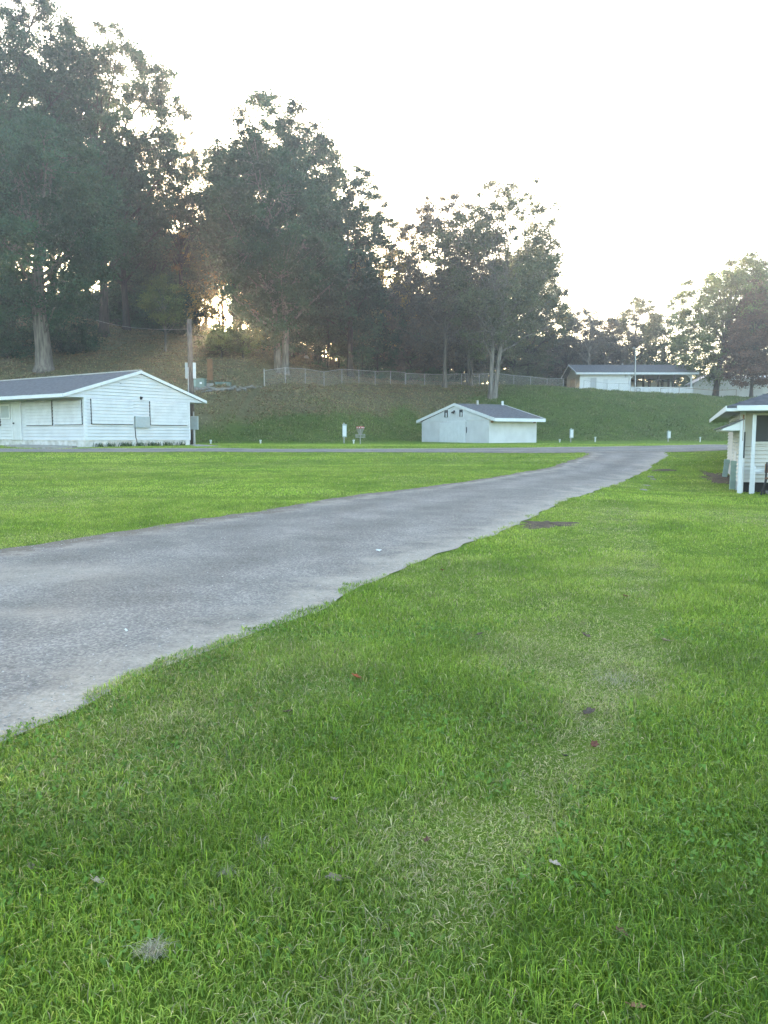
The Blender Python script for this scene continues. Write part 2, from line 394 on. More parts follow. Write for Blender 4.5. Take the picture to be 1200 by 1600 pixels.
# dry, thatchy places in the near lawn
DRY = [(905, 1020, .8, .8), (700, 1290, .30, .45), (250, 1130, .45, .35), (540, 1060, .5, .2), (1180, 810, 1.5, .6), (75, 783, 2.0, .4), (640, 1340, .25, .35), (860, 1000, .7, .35), (985, 900, .45, .6), (990, 960, .35, .6), (960, 1050, .35, .6), (900, 1045, .5, .4)]
TRK = np.array([G(a, b)[:2] for a, b in ((985, 800), (1005, 860), (1008, 930), (995, 1010), (965, 1080), (930, 1140), (895, 1190), (850, 1250), (800, 1300), (740, 1360), (690, 1430), (640, 1520), (600, 1640))])
def track_d(x, y):        # signed distance to the mower's edge line, positive on its left
    best = np.full(len(x), 1e9); sg = np.zeros(len(x))
    for a, b in zip(TRK[:-1], TRK[1:]):
        d = b-a; L2 = d@d; t = np.clip(((x-a[0])*d[0]+(y-a[1])*d[1])/L2, 0, 1)
        qx = x-a[0]-t*d[0]; qy = y-a[1]-t*d[1]; r_ = np.hypot(qx, qy); m = r_ < best
        best = np.where(m, r_, best); sg = np.where(m, np.sign(-(d[0]*qy-d[1]*qx)), sg)
    return best*sg
DRYW = [(*G(a, b)[:2], r, s) for a, b, r, s in DRY]
def dryness(x, y):
    d = np.zeros_like(x)
    for cx_, cy_, r, s in DRYW:
        q = ((x-cx_)/(r*.8))**2+((y-cy_)/r)**2
        d += s*np.exp(-q*1.2)
    td = track_d(x, y)+(vnoise(x, y, .25, 43)-.5)*.12
    wd = .16+.05*y
    d += np.where(td > 0, np.exp(-(td/wd)**1.3), np.exp(-(td/.16)**2))*(.35+.9*sstep(.3, .8, vnoise(x, y, .45, 44)))
    d *= .45+1.1*vnoise(x, y, .22, 41)
    d += sstep(.62, .9, vnoise(x, y, 2.0, 42))*.25
    return np.clip(d, 0, 1)
def brownness(x, y):       # 1 on the leaf-strewn upper bank and wood floor, 0 on mown grass
    t = bank_t(x, y)
    pxl = 600+1200*x/np.maximum(y, 1)
    lo = np.interp(pxl, [0, 300, 420, 560, 660, 760, 900, 1300], [.10, .32, .42, .45, .32, .72, 2.5, 3])
    b = sstep(lo-.12, lo+.25, t+(vnoise(x, y, 3.0, 51)-.5)*.35)
    b = b*np.interp(pxl, [0, 640, 720, 860, 900], [1, 1, .75, .35, 0.1])
    return np.clip(b, 0, 1)
bx_ = brownness(GX.ravel(), GY.ravel()); wild = sstep(-.01, .06, bank_t(GX.ravel(), GY.ravel()))
i = np.arange(len(gy)-1)[:, None]*len(gx)+np.arange(len(gx)-1)[None, :]
GF = np.stack([i, i+1, i+1+len(gx), i+len(gx)], -1).reshape(-1, 4)
def ground_mat():
    m = bpy.data.materials.new('lawn_and_bank'); m.use_nodes = True; nt = m.node_tree; p = nt.nodes['Principled BSDF']; L = nt.links.new
    p.inputs['Roughness'].default_value = .95; p.inputs['Specular IOR Level'].default_value = .08
    tcn = nt.nodes.new('ShaderNodeTexCoord')
    def noise(s, d=6, r=.6):
        n = nt.nodes.new('ShaderNodeTexNoise'); n.inputs['Scale'].default_value = s; n.inputs['Detail'].default_value = d; n.inputs['Roughness'].default_value = r
        L(tcn.outputs['Object'], n.inputs['Vector']); return n.outputs['Fac']
    def ramp(f, stops):
        c = nt.nodes.new('ShaderNodeValToRGB'); e = c.color_ramp.elements
        while len(e) < len(stops): e.new(.5)
        for k, (pos, col) in enumerate(stops): e[k].position = pos; e[k].color = (*col, 1)
        L(f, c.inputs['Fac']); return c.outputs['Color']
    def mixc(f, a, b, mode='MIX'):
        x = nt.nodes.new('ShaderNodeMix'); x.data_type = 'RGBA'; x.blend_type = mode
        if isinstance(f, float): x.inputs[0].default_value = f
        else: L(f, x.inputs[0])
        L(a, x.inputs[6]); L(b, x.inputs[7]); return x.outputs[2]
    def attr(n):
        a = nt.nodes.new('ShaderNodeAttribute'); a.attribute_name = n; return a.outputs['Fac']
    lawn = ramp(noise(.9, 8, .7), [(.3, (.080, .14, .016)), (.5, (.125, .205, .024)), (.7, (.18, .25, .036))])
    lawn = mixc(.5, lawn, ramp(noise(25, 4, .8), [(.3, (.5, .55, .5)), (.7, (1.4, 1.4, 1.3))]), 'MULTIPLY')
    wildc = ramp(noise(1.5, 8, .7), [(.3, (.045, .075, .014)), (.55, (.08, .12, .022)), (.75, (.13, .155, .035))])
    brown = ramp(noise(1.8, 8, .75), [(.3, (.065, .062, .028)), (.5, (.125, .115, .058)), (.72, (.19, .17, .09))])
    c = mixc(attr('wild'), lawn, wildc); c = mixc(attr('brown'), c, brown)
    L(c, p.inputs['Base Color'])
    b = nt.nodes.new('ShaderNodeBump'); b.inputs['Strength'].default_value = 1; b.inputs['Distance'].default_value = .05
    L(noise(18, 6, .8), b.inputs['Height']); L(b.outputs[0], p.inputs['Normal'])
    return m
ground = np_mesh('ground', np.stack([GX.ravel(), GY.ravel(), GZ], 1), [GF], ground_mat(), attrs={'brown': bx_, 'wild': wild}, smooth=True)
tag(ground, kind='structure')

# ---------------------------------------------------------------- dirt patches
def blob(px, py, rx, ry, name, label, cat, m=None, seed=1, dz=.012, kind=None):
    c = G(px, py); n = 72
    rr = np.random.default_rng(seed)
    ph = rr.uniform(0, 6.28, 6)
    rings = 5
    vs_ = [c+np.array([0, 0, dz+.02])]
    for r_ in range(1, rings+1):
        for k in range(n):
            a = 2*math.pi*k/n
            w = .85+.25*math.sin(2*a+ph[0])+.2*math.sin(3*a+ph[1])+.14*math.sin(7*a+ph[2])+.1*math.sin(13*a+ph[3])
            x = c[0]+rx*w*math.cos(a)*r_/rings; y = c[1]+ry*w*math.sin(a)*r_/rings
            vs_.append((x, y, float(gz(x, y))+dz+.03*(1-r_/rings)*rr.uniform(.2, 1)-(.02 if r_ == rings else 0)))
    f = [(0, 1+k, 1+(k+1) % n) for k in range(n)]
    for r_ in range(rings-1):
        for k in range(n):
            a = 1+r_*n+k; b = 1+r_*n+(k+1) % n
            f.append((a, a+n, b+n, b))
    o = MB().add(vs_, f).build(name, m or M['dirt'], smooth=True); tag(o, label, cat, kind=kind); return (c[0], c[1], rx, ry)
BARE = []
BARE.append(blob(853, 820, .55, .62, 'dirt_patch', 'dark patch of bare dirt in the grass beside the road', 'dirt patch', seed=3))
BARE.append(blob(1038, 735, .6, .28, 'dirt_patch', 'brown bare strip at the road edge near the small stones', 'dirt patch', seed=4))
BARE.append(blob(1140, 752, .9, 2.4, 'dirt_patch', 'bare brown earth along the side of the cream building', 'dirt patch', seed=5))

# ---------------------------------------------------------------- grass blades
def blades(x, y, h, w, lean, col, name, m, label, cat, z=None, kind='stuff', seg=2):
    n = len(x); z = gz(x, y) if z is None else z
    a = rng.uniform(0, 2*np.pi, n); la = rng.uniform(0, 2*np.pi, n)
    dx, dy = np.cos(a)*w/2, np.sin(a)*w/2
    lx, ly = np.cos(la)*lean*h, np.sin(la)*lean*h
    V = np.empty((n, 5, 3))
    zz = z-.01
    V[:, 0] = np.stack([x-dx, y-dy, zz], 1); V[:, 1] = np.stack([x+dx, y+dy, zz], 1)
    V[:, 2] = np.stack([x+lx*.35+dx*.8, y+ly*.35+dy*.8, zz+h*.6], 1); V[:, 3] = np.stack([x+lx*.35-dx*.8, y+ly*.35-dy*.8, zz+h*.6], 1)
    V[:, 4] = np.stack([x+lx, y+ly, zz+h*(1-.35*lean)], 1)
    b = np.arange(n)[:, None]*5
    Q = b+np.array([[0, 1, 2, 3]]); T = b+np.array([[3, 2, 4]])
    c5 = np.repeat(col, 5, axis=0)
    o = np_mesh(name, V.reshape(-1, 3), [Q, T], m, attrs={'col': c5})
    return tag(o, label, cat, kind=kind)
def fan(y0, y1, dens):
    # area just wider than what can be seen
    A = 1.04*(y1*y1-y0*y0)/2+3.0*(y1-y0); n = int(A*dens)
    y = rng.uniform(y0, y1, int(n*1.6)); hw = .54*y+1.5
    keep = rng.uniform(0, 1, len(y)) < hw/hw.max(); y = y[keep][:n]; hw = .54*y+1.5
    x = rng.uniform(-1, 1, len(y))*hw
    return x, y
def lawn_cols(x, y, n):
    d = dryness(x, y); r = rng.uniform(0, 1, n)
    dark = np.array([.098, .180, .020]); mid = np.array([.225, .350, .038]); yel = np.array([.34, .42, .075]); straw = np.array([.50, .46, .24]); pale = np.array([.38, .42, .14])
    big = vnoise(x, y, 1.9, 61)*.45+vnoise(x, y, .5, 62)*.55
    far = sstep(4, 18, y)
    f = np.clip((big-.5)*1.2+.38+.06*far+.30*far+(r-.5)*.9, 0, 1)[:, None]  # near blades coloured darker, standing in for shadow seen between them
    c = np.where(f < .5, dark+(mid-dark)*f*2, mid+(yel-mid)*(f*2-1))
    c = c*(1-.5*d[:, None])+pale*.5*d[:, None]
    st = (vnoise(x/7, y, .8, 63)-.5)*sstep(12, 20, y)*.5; c = c*(1+st[:, None])
    s = (rng.uniform(0, 1, n) < d*.42+.03)[:, None]
    c = np.where(s, straw*rng.uniform(.5, 1.15, (n, 1)), c)
    c *= rng.uniform(.65, 1.3, (n, 1))*(.95+.28*vnoise(x, y, .22, 65))[:, None]
    return c, d
X = []; Y = []; Hh = []; Ww = []
for y0, y1, dens, hh, ww in ((1.1, 3.2, 12000, .066, .0040), (3.2, 6, 8000, .060, .0046), (6, 10, 4000, .055, .006), (10, 18, 1700, .050, .0095), (18, 30, 650, .045, .015), (30, 58, 200, .045, .026)):
    x, y = fan(y0, y1, dens)
    k = np.ones(len(x), bool)
    if y1 > 57: k &= bank_t(x, y) < .0
    for P in POLY: k &= ~inpoly(x, y, P)
    for (cx_, cy_, rx, ry) in BARE: k &= rng.uniform(0, 1, len(x)) < np.clip((((x-cx_)/rx)**2+((y-cy_)/ry)**2)*1.5-.25+(vnoise(x, y, .15, 77)-.5)*2.2, .04, 1)
    x, y = x[k], y[k]
    X.append(x); Y.append(y)
    tall = vnoise(x, y, .35, 71)*.5+vnoise(x, y, 1.3, 72)*.5
    Hh.append(hh*(.45+1.0*tall)*rng.uniform(.55, 1.35, len(x))); Ww.append(ww*rng.uniform(.7, 1.3, len(x)))
X = np.concatenate(X); Y = np.concatenate(Y); Hh = np.concatenate(Hh); Ww = np.concatenate(Ww)
CC, DD = lawn_cols(X, Y, len(X))
Hh *= (1-.45*DD)
lean = np.clip(rng.normal(.75, .42, len(X))+DD*.5, .05, 1.8)
blades(X, Y, Hh, Ww, lean, CC, 'lawn_grass', M['blade'], 'short mown green lawn grass with dry patches', 'grass')
# clover
def clover():
    x, y = fan(1.2, 6.5, 1500)
    k = rng.uniform(0, 1, len(x)) < sstep(.36, .78, clover_noise(x, y))*.8
    for P in POLY: k &= ~inpoly(x, y, P)
    k &= dryness(x, y) < .4
    x, y = x[k], y[k]; n = len(x); z = gz(x, y)+rng.uniform(.008, .036, n); r = rng.uniform(.0035, .0065, n)
    V = []; 
    a0 = rng.uniform(0, 6.28, n); tx = rng.normal(0, .6, n); ty = rng.normal(0, .6, n)
    Vs = np.empty((n, 3, 6, 3))
    for l in range(3):
        ca = a0+l*2.094; cxx = x+np.cos(ca)*r*1.0; cyy = y+np.sin(ca)*r*1.0
        for q in range(6):
            aa = ca+q*1.047; px_ = cxx+np.cos(aa)*r*.95; py_ = cyy+np.sin(aa)*r*.95
            Vs[:, l, q] = np.stack([px_, py_, z+(px_-x)*tx+(py_-y)*ty], 1)
    F = np.arange(n*3)[:, None]*6+np.arange(6)[None, :]
    c = np.array([.12, .23, .04])[None]*rng.uniform(.7, 1.5, (n, 1))
    o = np_mesh('clover', Vs.reshape(-1, 3), [F], M['leaf'], attrs={'col': np.repeat(c, 18, axis=0)})
    tag(o, 'low green clover growing among the near lawn grass', 'clover', kind='stuff')
clover()

# weeds and long grass on the bank
def bank_cover():
    n = 330000
    y = rng.uniform(56, 112, n); x = rng.uniform(-1, 1, n)*(.56*y+3)
    t = bank_t(x, y); k = (t > .0) & (rng.uniform(0, 1, n) < np.where(t > 1.25, .35, 1)) ; x, y, t = x[k], y[k], t[k]; n = len(x)
    b = brownness(x, y)
    pick = rng.uniform(0, 1, n) < b
    clump = vnoise(x, y, .8, 81)
    keep = rng.uniform(0, 1, n) < np.where(pick, .5, 1)*(.35+.9*clump); x, y, t, b, pick, clump = [q[keep] for q in (x, y, t, b, pick, clump)]; n = len(x)
    h = np.where(pick, .16, .17)*(.5+1.1*clump)*rng.uniform(.6, 1.4, n); h *= np.where(t < .15, .6, 1)
    w = rng.uniform(.035, .075, n)
    big = vnoise(x, y, 4, 83)*.6+vnoise(x, y, 1.2, 84)*.4
    g = np.array([.082, .130, .034])[None]*(1-big[:, None])+np.array([.22, .27, .08])[None]*big[:, None]
    br = np.array([.16, .168, .07])[None]*(1-big[:, None])+np.array([.34, .325, .155])[None]*big[:, None]
    straw = np.array([.33, .28, .17])[None]
    c = np.where(pick[:, None], br, g)
    c = np.where((rng.uniform(0, 1, n) < .05+.14*b)[:, None], straw, c)*rng.uniform(.6, 1.3, (n, 1))
    blades(x, y, h, w, np.clip(rng.normal(.9, .4, n), .1, 2), c, 'bank_weeds', M['blade'], 'rough grass and weeds covering the bank below the wood', 'weeds')
bank_cover()
def litter():
    n = 90000
    y = rng.uniform(64, 125, n); x = rng.uniform(-1, .25, n)*(.56*y+3)
    t = bank_t(x, y); k = (t > .35) & (brownness(x, y) > .3); x, y = x[k], y[k]; n = len(x)
    z = gz(x, y)+.03; s = rng.uniform(.05, .12, n); a = rng.uniform(0, 6.28, n)
    V = np.empty((n, 4, 3))
    for q in range(4):
        aa = a+q*1.5708; V[:, q] = np.stack([x+np.cos(aa)*s, y+np.sin(aa)*s*.6, z+rng.normal(0, .035, n)], 1)
    c = np.array([.24, .16, .09])[None]*rng.uniform(.45, 1.5, (n, 1))
    o = np_mesh('fallen_leaf_litter', V.reshape(-1, 3), [np.arange(n)[:, None]*4+np.arange(4)], M['litter'], attrs={'col': np.repeat(c, 4, axis=0)})
    tag(o, 'brown fallen leaves strewn over the hillside under the trees', 'leaf litter', kind='stuff')
litter()
# loose gravel along the road edges
def gravel():
    V = []; F = []; C = []
    pts = []
    for E, inward in ((Rr, -1), (Lr, 1)):
        other = Lr if E is Rr else Rr
        for _ in range(2600):
            i = rng.integers(0, int(len(E)*.75)); d = other[i]-E[i]; d = d/np.hypot(*d)
            p = E[i]+d*abs(rng.normal(0, .35))+rng.normal(0, .04, 2)
            if 1 < p[1] < 24 and abs(p[0]) < .56*p[1]+1.5: pts.append(p)
    for _ in range(3500):
        i = rng.integers(0, int(len(Rr)*.7)); t_ = rng.uniform(0, 1); p = Rr[i]*t_+Lr[i]*(1-t_)+rng.normal(0, .1, 2)
        if 1 < p[1] < 16 and abs(p[0]) < .56*p[1]+1.5: pts.append(p)
    pts = np.array(pts); n = len(pts); s = rng.uniform(.003, .009, n); zz = gz(pts[:, 0], pts[:, 1])+.013
    base = np.array([(1,0,0),(0,1,0),(-1,0,0),(0,-1,0),(0,0,.8)]); a = rng.uniform(0, 6.28, n)
    Vv = np.empty((n, 5, 3))
    for q, b in enumerate(base):
        sx = s*rng.uniform(.6, 1.3, n)
        Vv[:, q] = np.stack([pts[:, 0]+(b[0]*np.cos(a)-b[1]*np.sin(a))*sx, pts[:, 1]+(b[0]*np.sin(a)+b[1]*np.cos(a))*sx, zz+b[2]*s], 1)
    bb = np.arange(n)[:, None]*5
    F = np.concatenate([bb+np.array([[0, 1, 4]]), bb+np.array([[1, 2, 4]]), bb+np.array([[2, 3, 4]]), bb+np.array([[3, 0, 4]])])
    c = np.array([.34, .33, .31])[None]*rng.uniform(.35, 1.5, (n, 1))
    o = np_mesh('loose_gravel', Vv.reshape(-1, 3), [F], M['litter'], attrs={'col': np.repeat(c, 5, axis=0)})
    tag(o, 'loose grey gravel scattered over the worn road', 'gravel', kind='stuff')
gravel()

# ---------------------------------------------------------------- buildings
class Fr:
    """local frame of a building: x along the front, y into the building, z up"""
    def __init__(s, o, e):
        s.o = np.array(o, float); e = np.array(e, float)/np.hypot(*e); s.e = e; s.n = np.array([-e[1], e[0]])
        s.rz = math.atan2(e[1], e[0])
    def wpt(s, x, y, z=0): return (s.o[0]+s.e[0]*x+s.n[0]*y, s.o[1]+s.e[1]*x+s.n[1]*y, s.o[2]+z)
    def front(s, px, py, y=0):        # ray to plane local y = const -> local x, z
        r = ray(px, py); a = np.array([[r[0], -s.e[0]], [r[1], -s.e[1]]]); b = s.o[:2]+s.n*y
        t, l = np.linalg.solve(a, b); return l, CAMZ+r[2]*t-s.o[2]
    def side(s, px, py, x=0):         # ray to plane local x = const -> local y, z
        r = ray(px, py); a = np.array([[r[0], -s.n[0]], [r[1], -s.n[1]]]); b = s.o[:2]+s.e*x
        t, l = np.linalg.solve(a, b); return l, CAMZ+r[2]*t-s.o[2]
def clap_front(mb, x0, x1, z0, z1, y=0, lap=.19, top=None, out=-1, th=.045):
    """lapped boards on the plane y=const facing local -y (out=-1); top(x)-> roof line height or None; each board a wedge"""
    z = z0
    while z < z1-.01:
        zt = min(z+lap-(.006 if lap > .15 else .003), z1); a, b = x0, x1
        if top: a, b = top(zt)
        if b-a > .05:
            aa, bb = (top(z) if top else (a, b))
            aa, bb = max(aa, x0), min(bb, x1)
            a, b = max(a, x0), min(b, x1)
            yo = y+out*th; yi = y+out*.003; yb = y-out*.02
            mb.add([(aa, yo, z), (bb, yo, z), (b, yi, zt), (a, yi, zt), (aa, yb, z), (bb, yb, z), (b, yb, zt), (a, yb, zt)],
                   [(0,1,2,3), (4,7,6,5), (0,4,5,1), (3,2,6,7), (0,3,7,4), (1,5,6,2)])
        z = z+lap
def clap_side(mb, y0, y1, z0, z1, x=0, lap=.19, out=-1, th=.045):
    z = z0
    while z < z1-.01:
        zt = min(z+lap-(.006 if lap > .15 else .003), z1); xo = x+out*th; xi = x+out*.003; xb = x-out*.02
        mb.add([(xo, y0, z), (xo, y1, z), (xi, y1, zt), (xi, y0, zt), (xb, y0, z), (xb, y1, z), (xb, y1, zt), (xb, y0, zt)],
               [(0,1,2,3), (4,7,6,5), (0,4,5,1), (3,2,6,7), (0,3,7,4), (1,5,6,2)])
        z = z+lap

# ---- the white sided stand on the left
def left_stand():
    dC = 43.5
    c = W(134, 697, dC); 
    F = Fr((c[0], c[1], c[2]), (.567, .824))
    e = empty('white_stand', F.wpt(0, 0), 'long white sided stand with closed shutters and grey shingle roof, left of the lawn', 'building', rz=F.rz)
    Wd = F.front(297, 690)[0]; Ln = 15.5; FH = .36; EH = F.front(134, 621)[1]
    ridge = F.front(219, 583)[1]; xm = Wd/2+.05; ov = 1.3
    pitch = (ridge-EH)/(xm+ov)
    wall = MB()
    clap_side(wall, 0, Ln, FH, EH, x=0)
    def top(z):
        if z <= EH: return (0, Wd)
        q = (z-EH)/pitch; return (-ov+q, Wd+ov-q)
    def topc(z):
        return top(z)
    z = FH
    clap_front(wall, 0, Wd, FH, EH)
    clap_front(wall, -ov, Wd+ov, EH, ridge-.02, top=lambda z: (max(-ov+.08, -ov+(z-EH)/pitch+.02), min(Wd+ov-.08, Wd+ov-(z-EH)/pitch-.02)))
    wall.box((0, Ln-.02, FH), (Wd, Ln, EH)); wall.box((Wd-.02, .03, FH), (Wd, Ln-.03, EH))
    wall.build('wall', M['white'], e)
    f = MB(); f.box((.02, .02, -.7), (Wd-.02, Ln-.02, FH+.0)); f.build('foundation', M['found'], e)
    tr = MB(); tr.box((-.03, -.03, FH), (.14, -.003, EH)); tr.box((-.03, -.003, FH), (-.003, .14, EH)); tr.box((Wd-.12, -.03, FH), (Wd+.03, -.003, EH)); 
    tr.box((-.02, -.035, FH-.05), (Wd+.02, -.004, FH+.01)); tr.box((-.035, -.03, FH-.05), (-.004, F.side(37, 680)[0], FH+.01))
    tr.build('corner_board', M['white2'], e)
    # roof: two slabs with overhang, ridge cap
    rf = MB(); th = .10
    y0, y1 = -.10, Ln+.3
    for s in (0, 1):
        xa = -ov-.05 if s == 0 else Wd+ov+.05
        za = EH+.06
        rf.prism([(xa, y0, za), (xm, y0, ridge+.06), (xm, y0, ridge+.06+th), (xa, y0, za+th)], (0, y1-y0, 0))
    roof = rf.build('roof', M['shingle'], e)
    rc = MB()
    for k in range(5):
        a = -0.08+k*3.2; rc.box((xm-.12, a, ridge+.13), (xm+.12, a+3.1, ridge+.20))
    rc.build('ridge_cap', M['galv'], roof)
    MB().box((-ov, .0, EH-.01), (-.03, Ln+.25, EH+.02)).build('soffit', M['soffit'], e); MB().box((Wd+.03, .0, EH-.01), (Wd+ov, Ln+.25, EH+.02)).build('soffit', M['soffit'], e)
    fa = MB(); fa.box((-ov-.08, -.12, EH-.03), (-ov-.045, Ln+.3, EH+.16)); fa.box((Wd+ov+.045, -.12, EH-.03), (Wd+ov+.08, Ln+.3, EH+.16))
    for s in (0, 1):
        xa = -ov-.08 if s == 0 else Wd+ov+.08
        fa.prism([(xa, -.145, EH-.03), (xm, -.145, ridge-.03), (xm, -.145, ridge+.15), (xa, -.145, EH+.15)], (0, .04, 0))
    fa.build('fascia', M['white2'], e)
    # gable shutters
    def shutter_front(p0, p1):
        x0, z1 = F.front(*p0); x1, z0 = F.front(*p1)
        dk = MB().box((x0-.02, -.075, z0-.035), (x1+.006, -.006, z1+.006)); dk = dk.build('shutter', M['dark'], e)
        q = MB(); clap_front(q, x0, x1, z0, z1, y=-.10, lap=.19, th=.04); q.build('shutter_panel', M['shutter'], dk)
    shutter_front((141, 623), (207, 663)); shutter_front((233, 627), (291.5, 664.5))
    x0, z1 = F.front(209, 650.5); x1, z0 = F.front(232, 668.5)
    pb = MB().box((x0, -.17, z0), (x1, -.02, z1)).build('electric_panel', M['boxgrey'], e, bevel=.01)
    lx, lz = F.front(219.5, 622); 
    lp = MB().box((lx-.06, -.10, lz-.09), (lx+.06, -.02, lz+.09)); lp.tube([(lx, -.08, lz+.02), (lx, -.2, lz+.03)], .035); lp.build('wall_lamp', M['dark'], e)
    for (qx, qy) in ((151, 603), (158, 603), (188, 599), (246, 602)):
        lx, lz = F.front(qx, qy); MB().box((lx-.05, -.04, lz-.03), (lx+.05, -.02, lz+.03)).build('hook', M['galv'], e)
    xa, za = F.front(209, 668.5); xb, zb = F.front(211, 696)
    MB().tube([(x0+.03, -.05, z0), (x0+.06, -.06, z0-.6), (x0+.12, -.05, .35), (x0+.14, -.08, .02)], .022, 6).build('conduit', M['dark'], e)
    # side wall: big pair of shutters, door, windows
    def shut_side(p0, p1, m, name='shutter', dk=True, tick=.035):
        y1, z1 = F.side(*p0); y0, z0 = F.side(*p1)
        d_ = MB().box((-.075, y0-.006, z0-.03), (-.006, y1+.006, z1+.006)).build(name, M['dark'], e)
        q = MB(); clap_side(q, y0, y1, z0, z1, x=-.10, lap=.19, th=.035); q.build('shutter_panel', m, d_)
    shut_side((85.5, 626.5), (130, 663), M['shutter']); shut_side((41.5, 628), (83.5, 664), M['shutter'])
    y1, z1 = F.side(20.5, 630); y0, z0 = F.side(35, 689)
    z0 = max(z0, .33)
    d = MB().box((-.075, y0, z0), (-.02, y1, z1)).build('door', M['shutter'], e)
    dfm = MB(); dfm.box((-.10, y0-.1, z0), (-.02, y0-.003, z1+.1)); dfm.box((-.10, y1+.003, z0), (-.02, y1+.1, z1+.1)); dfm.box((-.10, y0-.1, z1+.003), (-.021, y1+.1, z1+.1)); dfm.build('door_frame', M['white2'], d)
    hk = MB().tube([(-.07, y1-.12, 1.35), (-.15, y1-.12, 1.35)], .045); hk.build('handle', M['dark'], d)
    y1, z1 = F.side(3, 634.5); y0, z0 = F.side(16.5, 652.5)
    wn_ = MB().box((-.075, y0, z0), (-.022, y1, z1)).build('window', M['boxgrey'], e)
    wf = MB(); wf.box((-.10, y0-.08, z0-.08), (-.02, y0-.003, z1+.08)); wf.box((-.10, y1+.003, z0-.08), (-.02, y1+.08, z1+.08)); wf.box((-.10, y0-.003, z1+.003), (-.02, y1+.003, z1+.08)); wf.box((-.10, y0-.003, z0-.08), (-.02, y1+.003, z0-.003)); wf.build('window_frame', M['white2'], wn_)
    shut_side((-22, 636), (2, 665), M['shutter'])
    # the apron and the walk
    return F, Wd
FS, WdS = left_stand()
def slab(pts, name, label, cat, h=.05, m=None, kind=None):
    P = [G(*p) if len(p) == 2 else p for p in pts]
    vs_ = [(p[0], p[1], float(gz(p[0], p[1]))+h) for p in P]+[(p[0], p[1], float(gz(p[0], p[1]))-.15) for p in P]; n = len(P)
    o = MB().add(vs_, [tuple(range(n)), tuple(range(2*n-1, n-1, -1))]+[(i, (i+1) % n, (i+1) % n+n, i+n) for i in range(n)]).build(name, m or M['conc'])
    return tag(o, label, cat, kind=kind)
def lp(F, x, y): p = F.wpt(x, y); return (p[0], p[1], 0)
slab([lp(FS, -.15, .6), lp(FS, -.1, 6.2), lp(FS, -1.4, 6.0), lp(FS, -2.4, 3.4), lp(FS, -2.2, .2), lp(FS, -1.0, -.2)], 'concrete_apron', 'pale concrete apron sloping down from the side of the left white stand', 'concrete slab', h=.10)
slab([lp(FS, WdS+.15, .3), lp(FS, WdS+1.2, .5), lp(FS, WdS-1.0, -3.6), lp(FS, WdS-2.4, -3.2)], 'concrete_walk', 'concrete walk from the lane to the right corner of the left stand', 'path', h=.04)

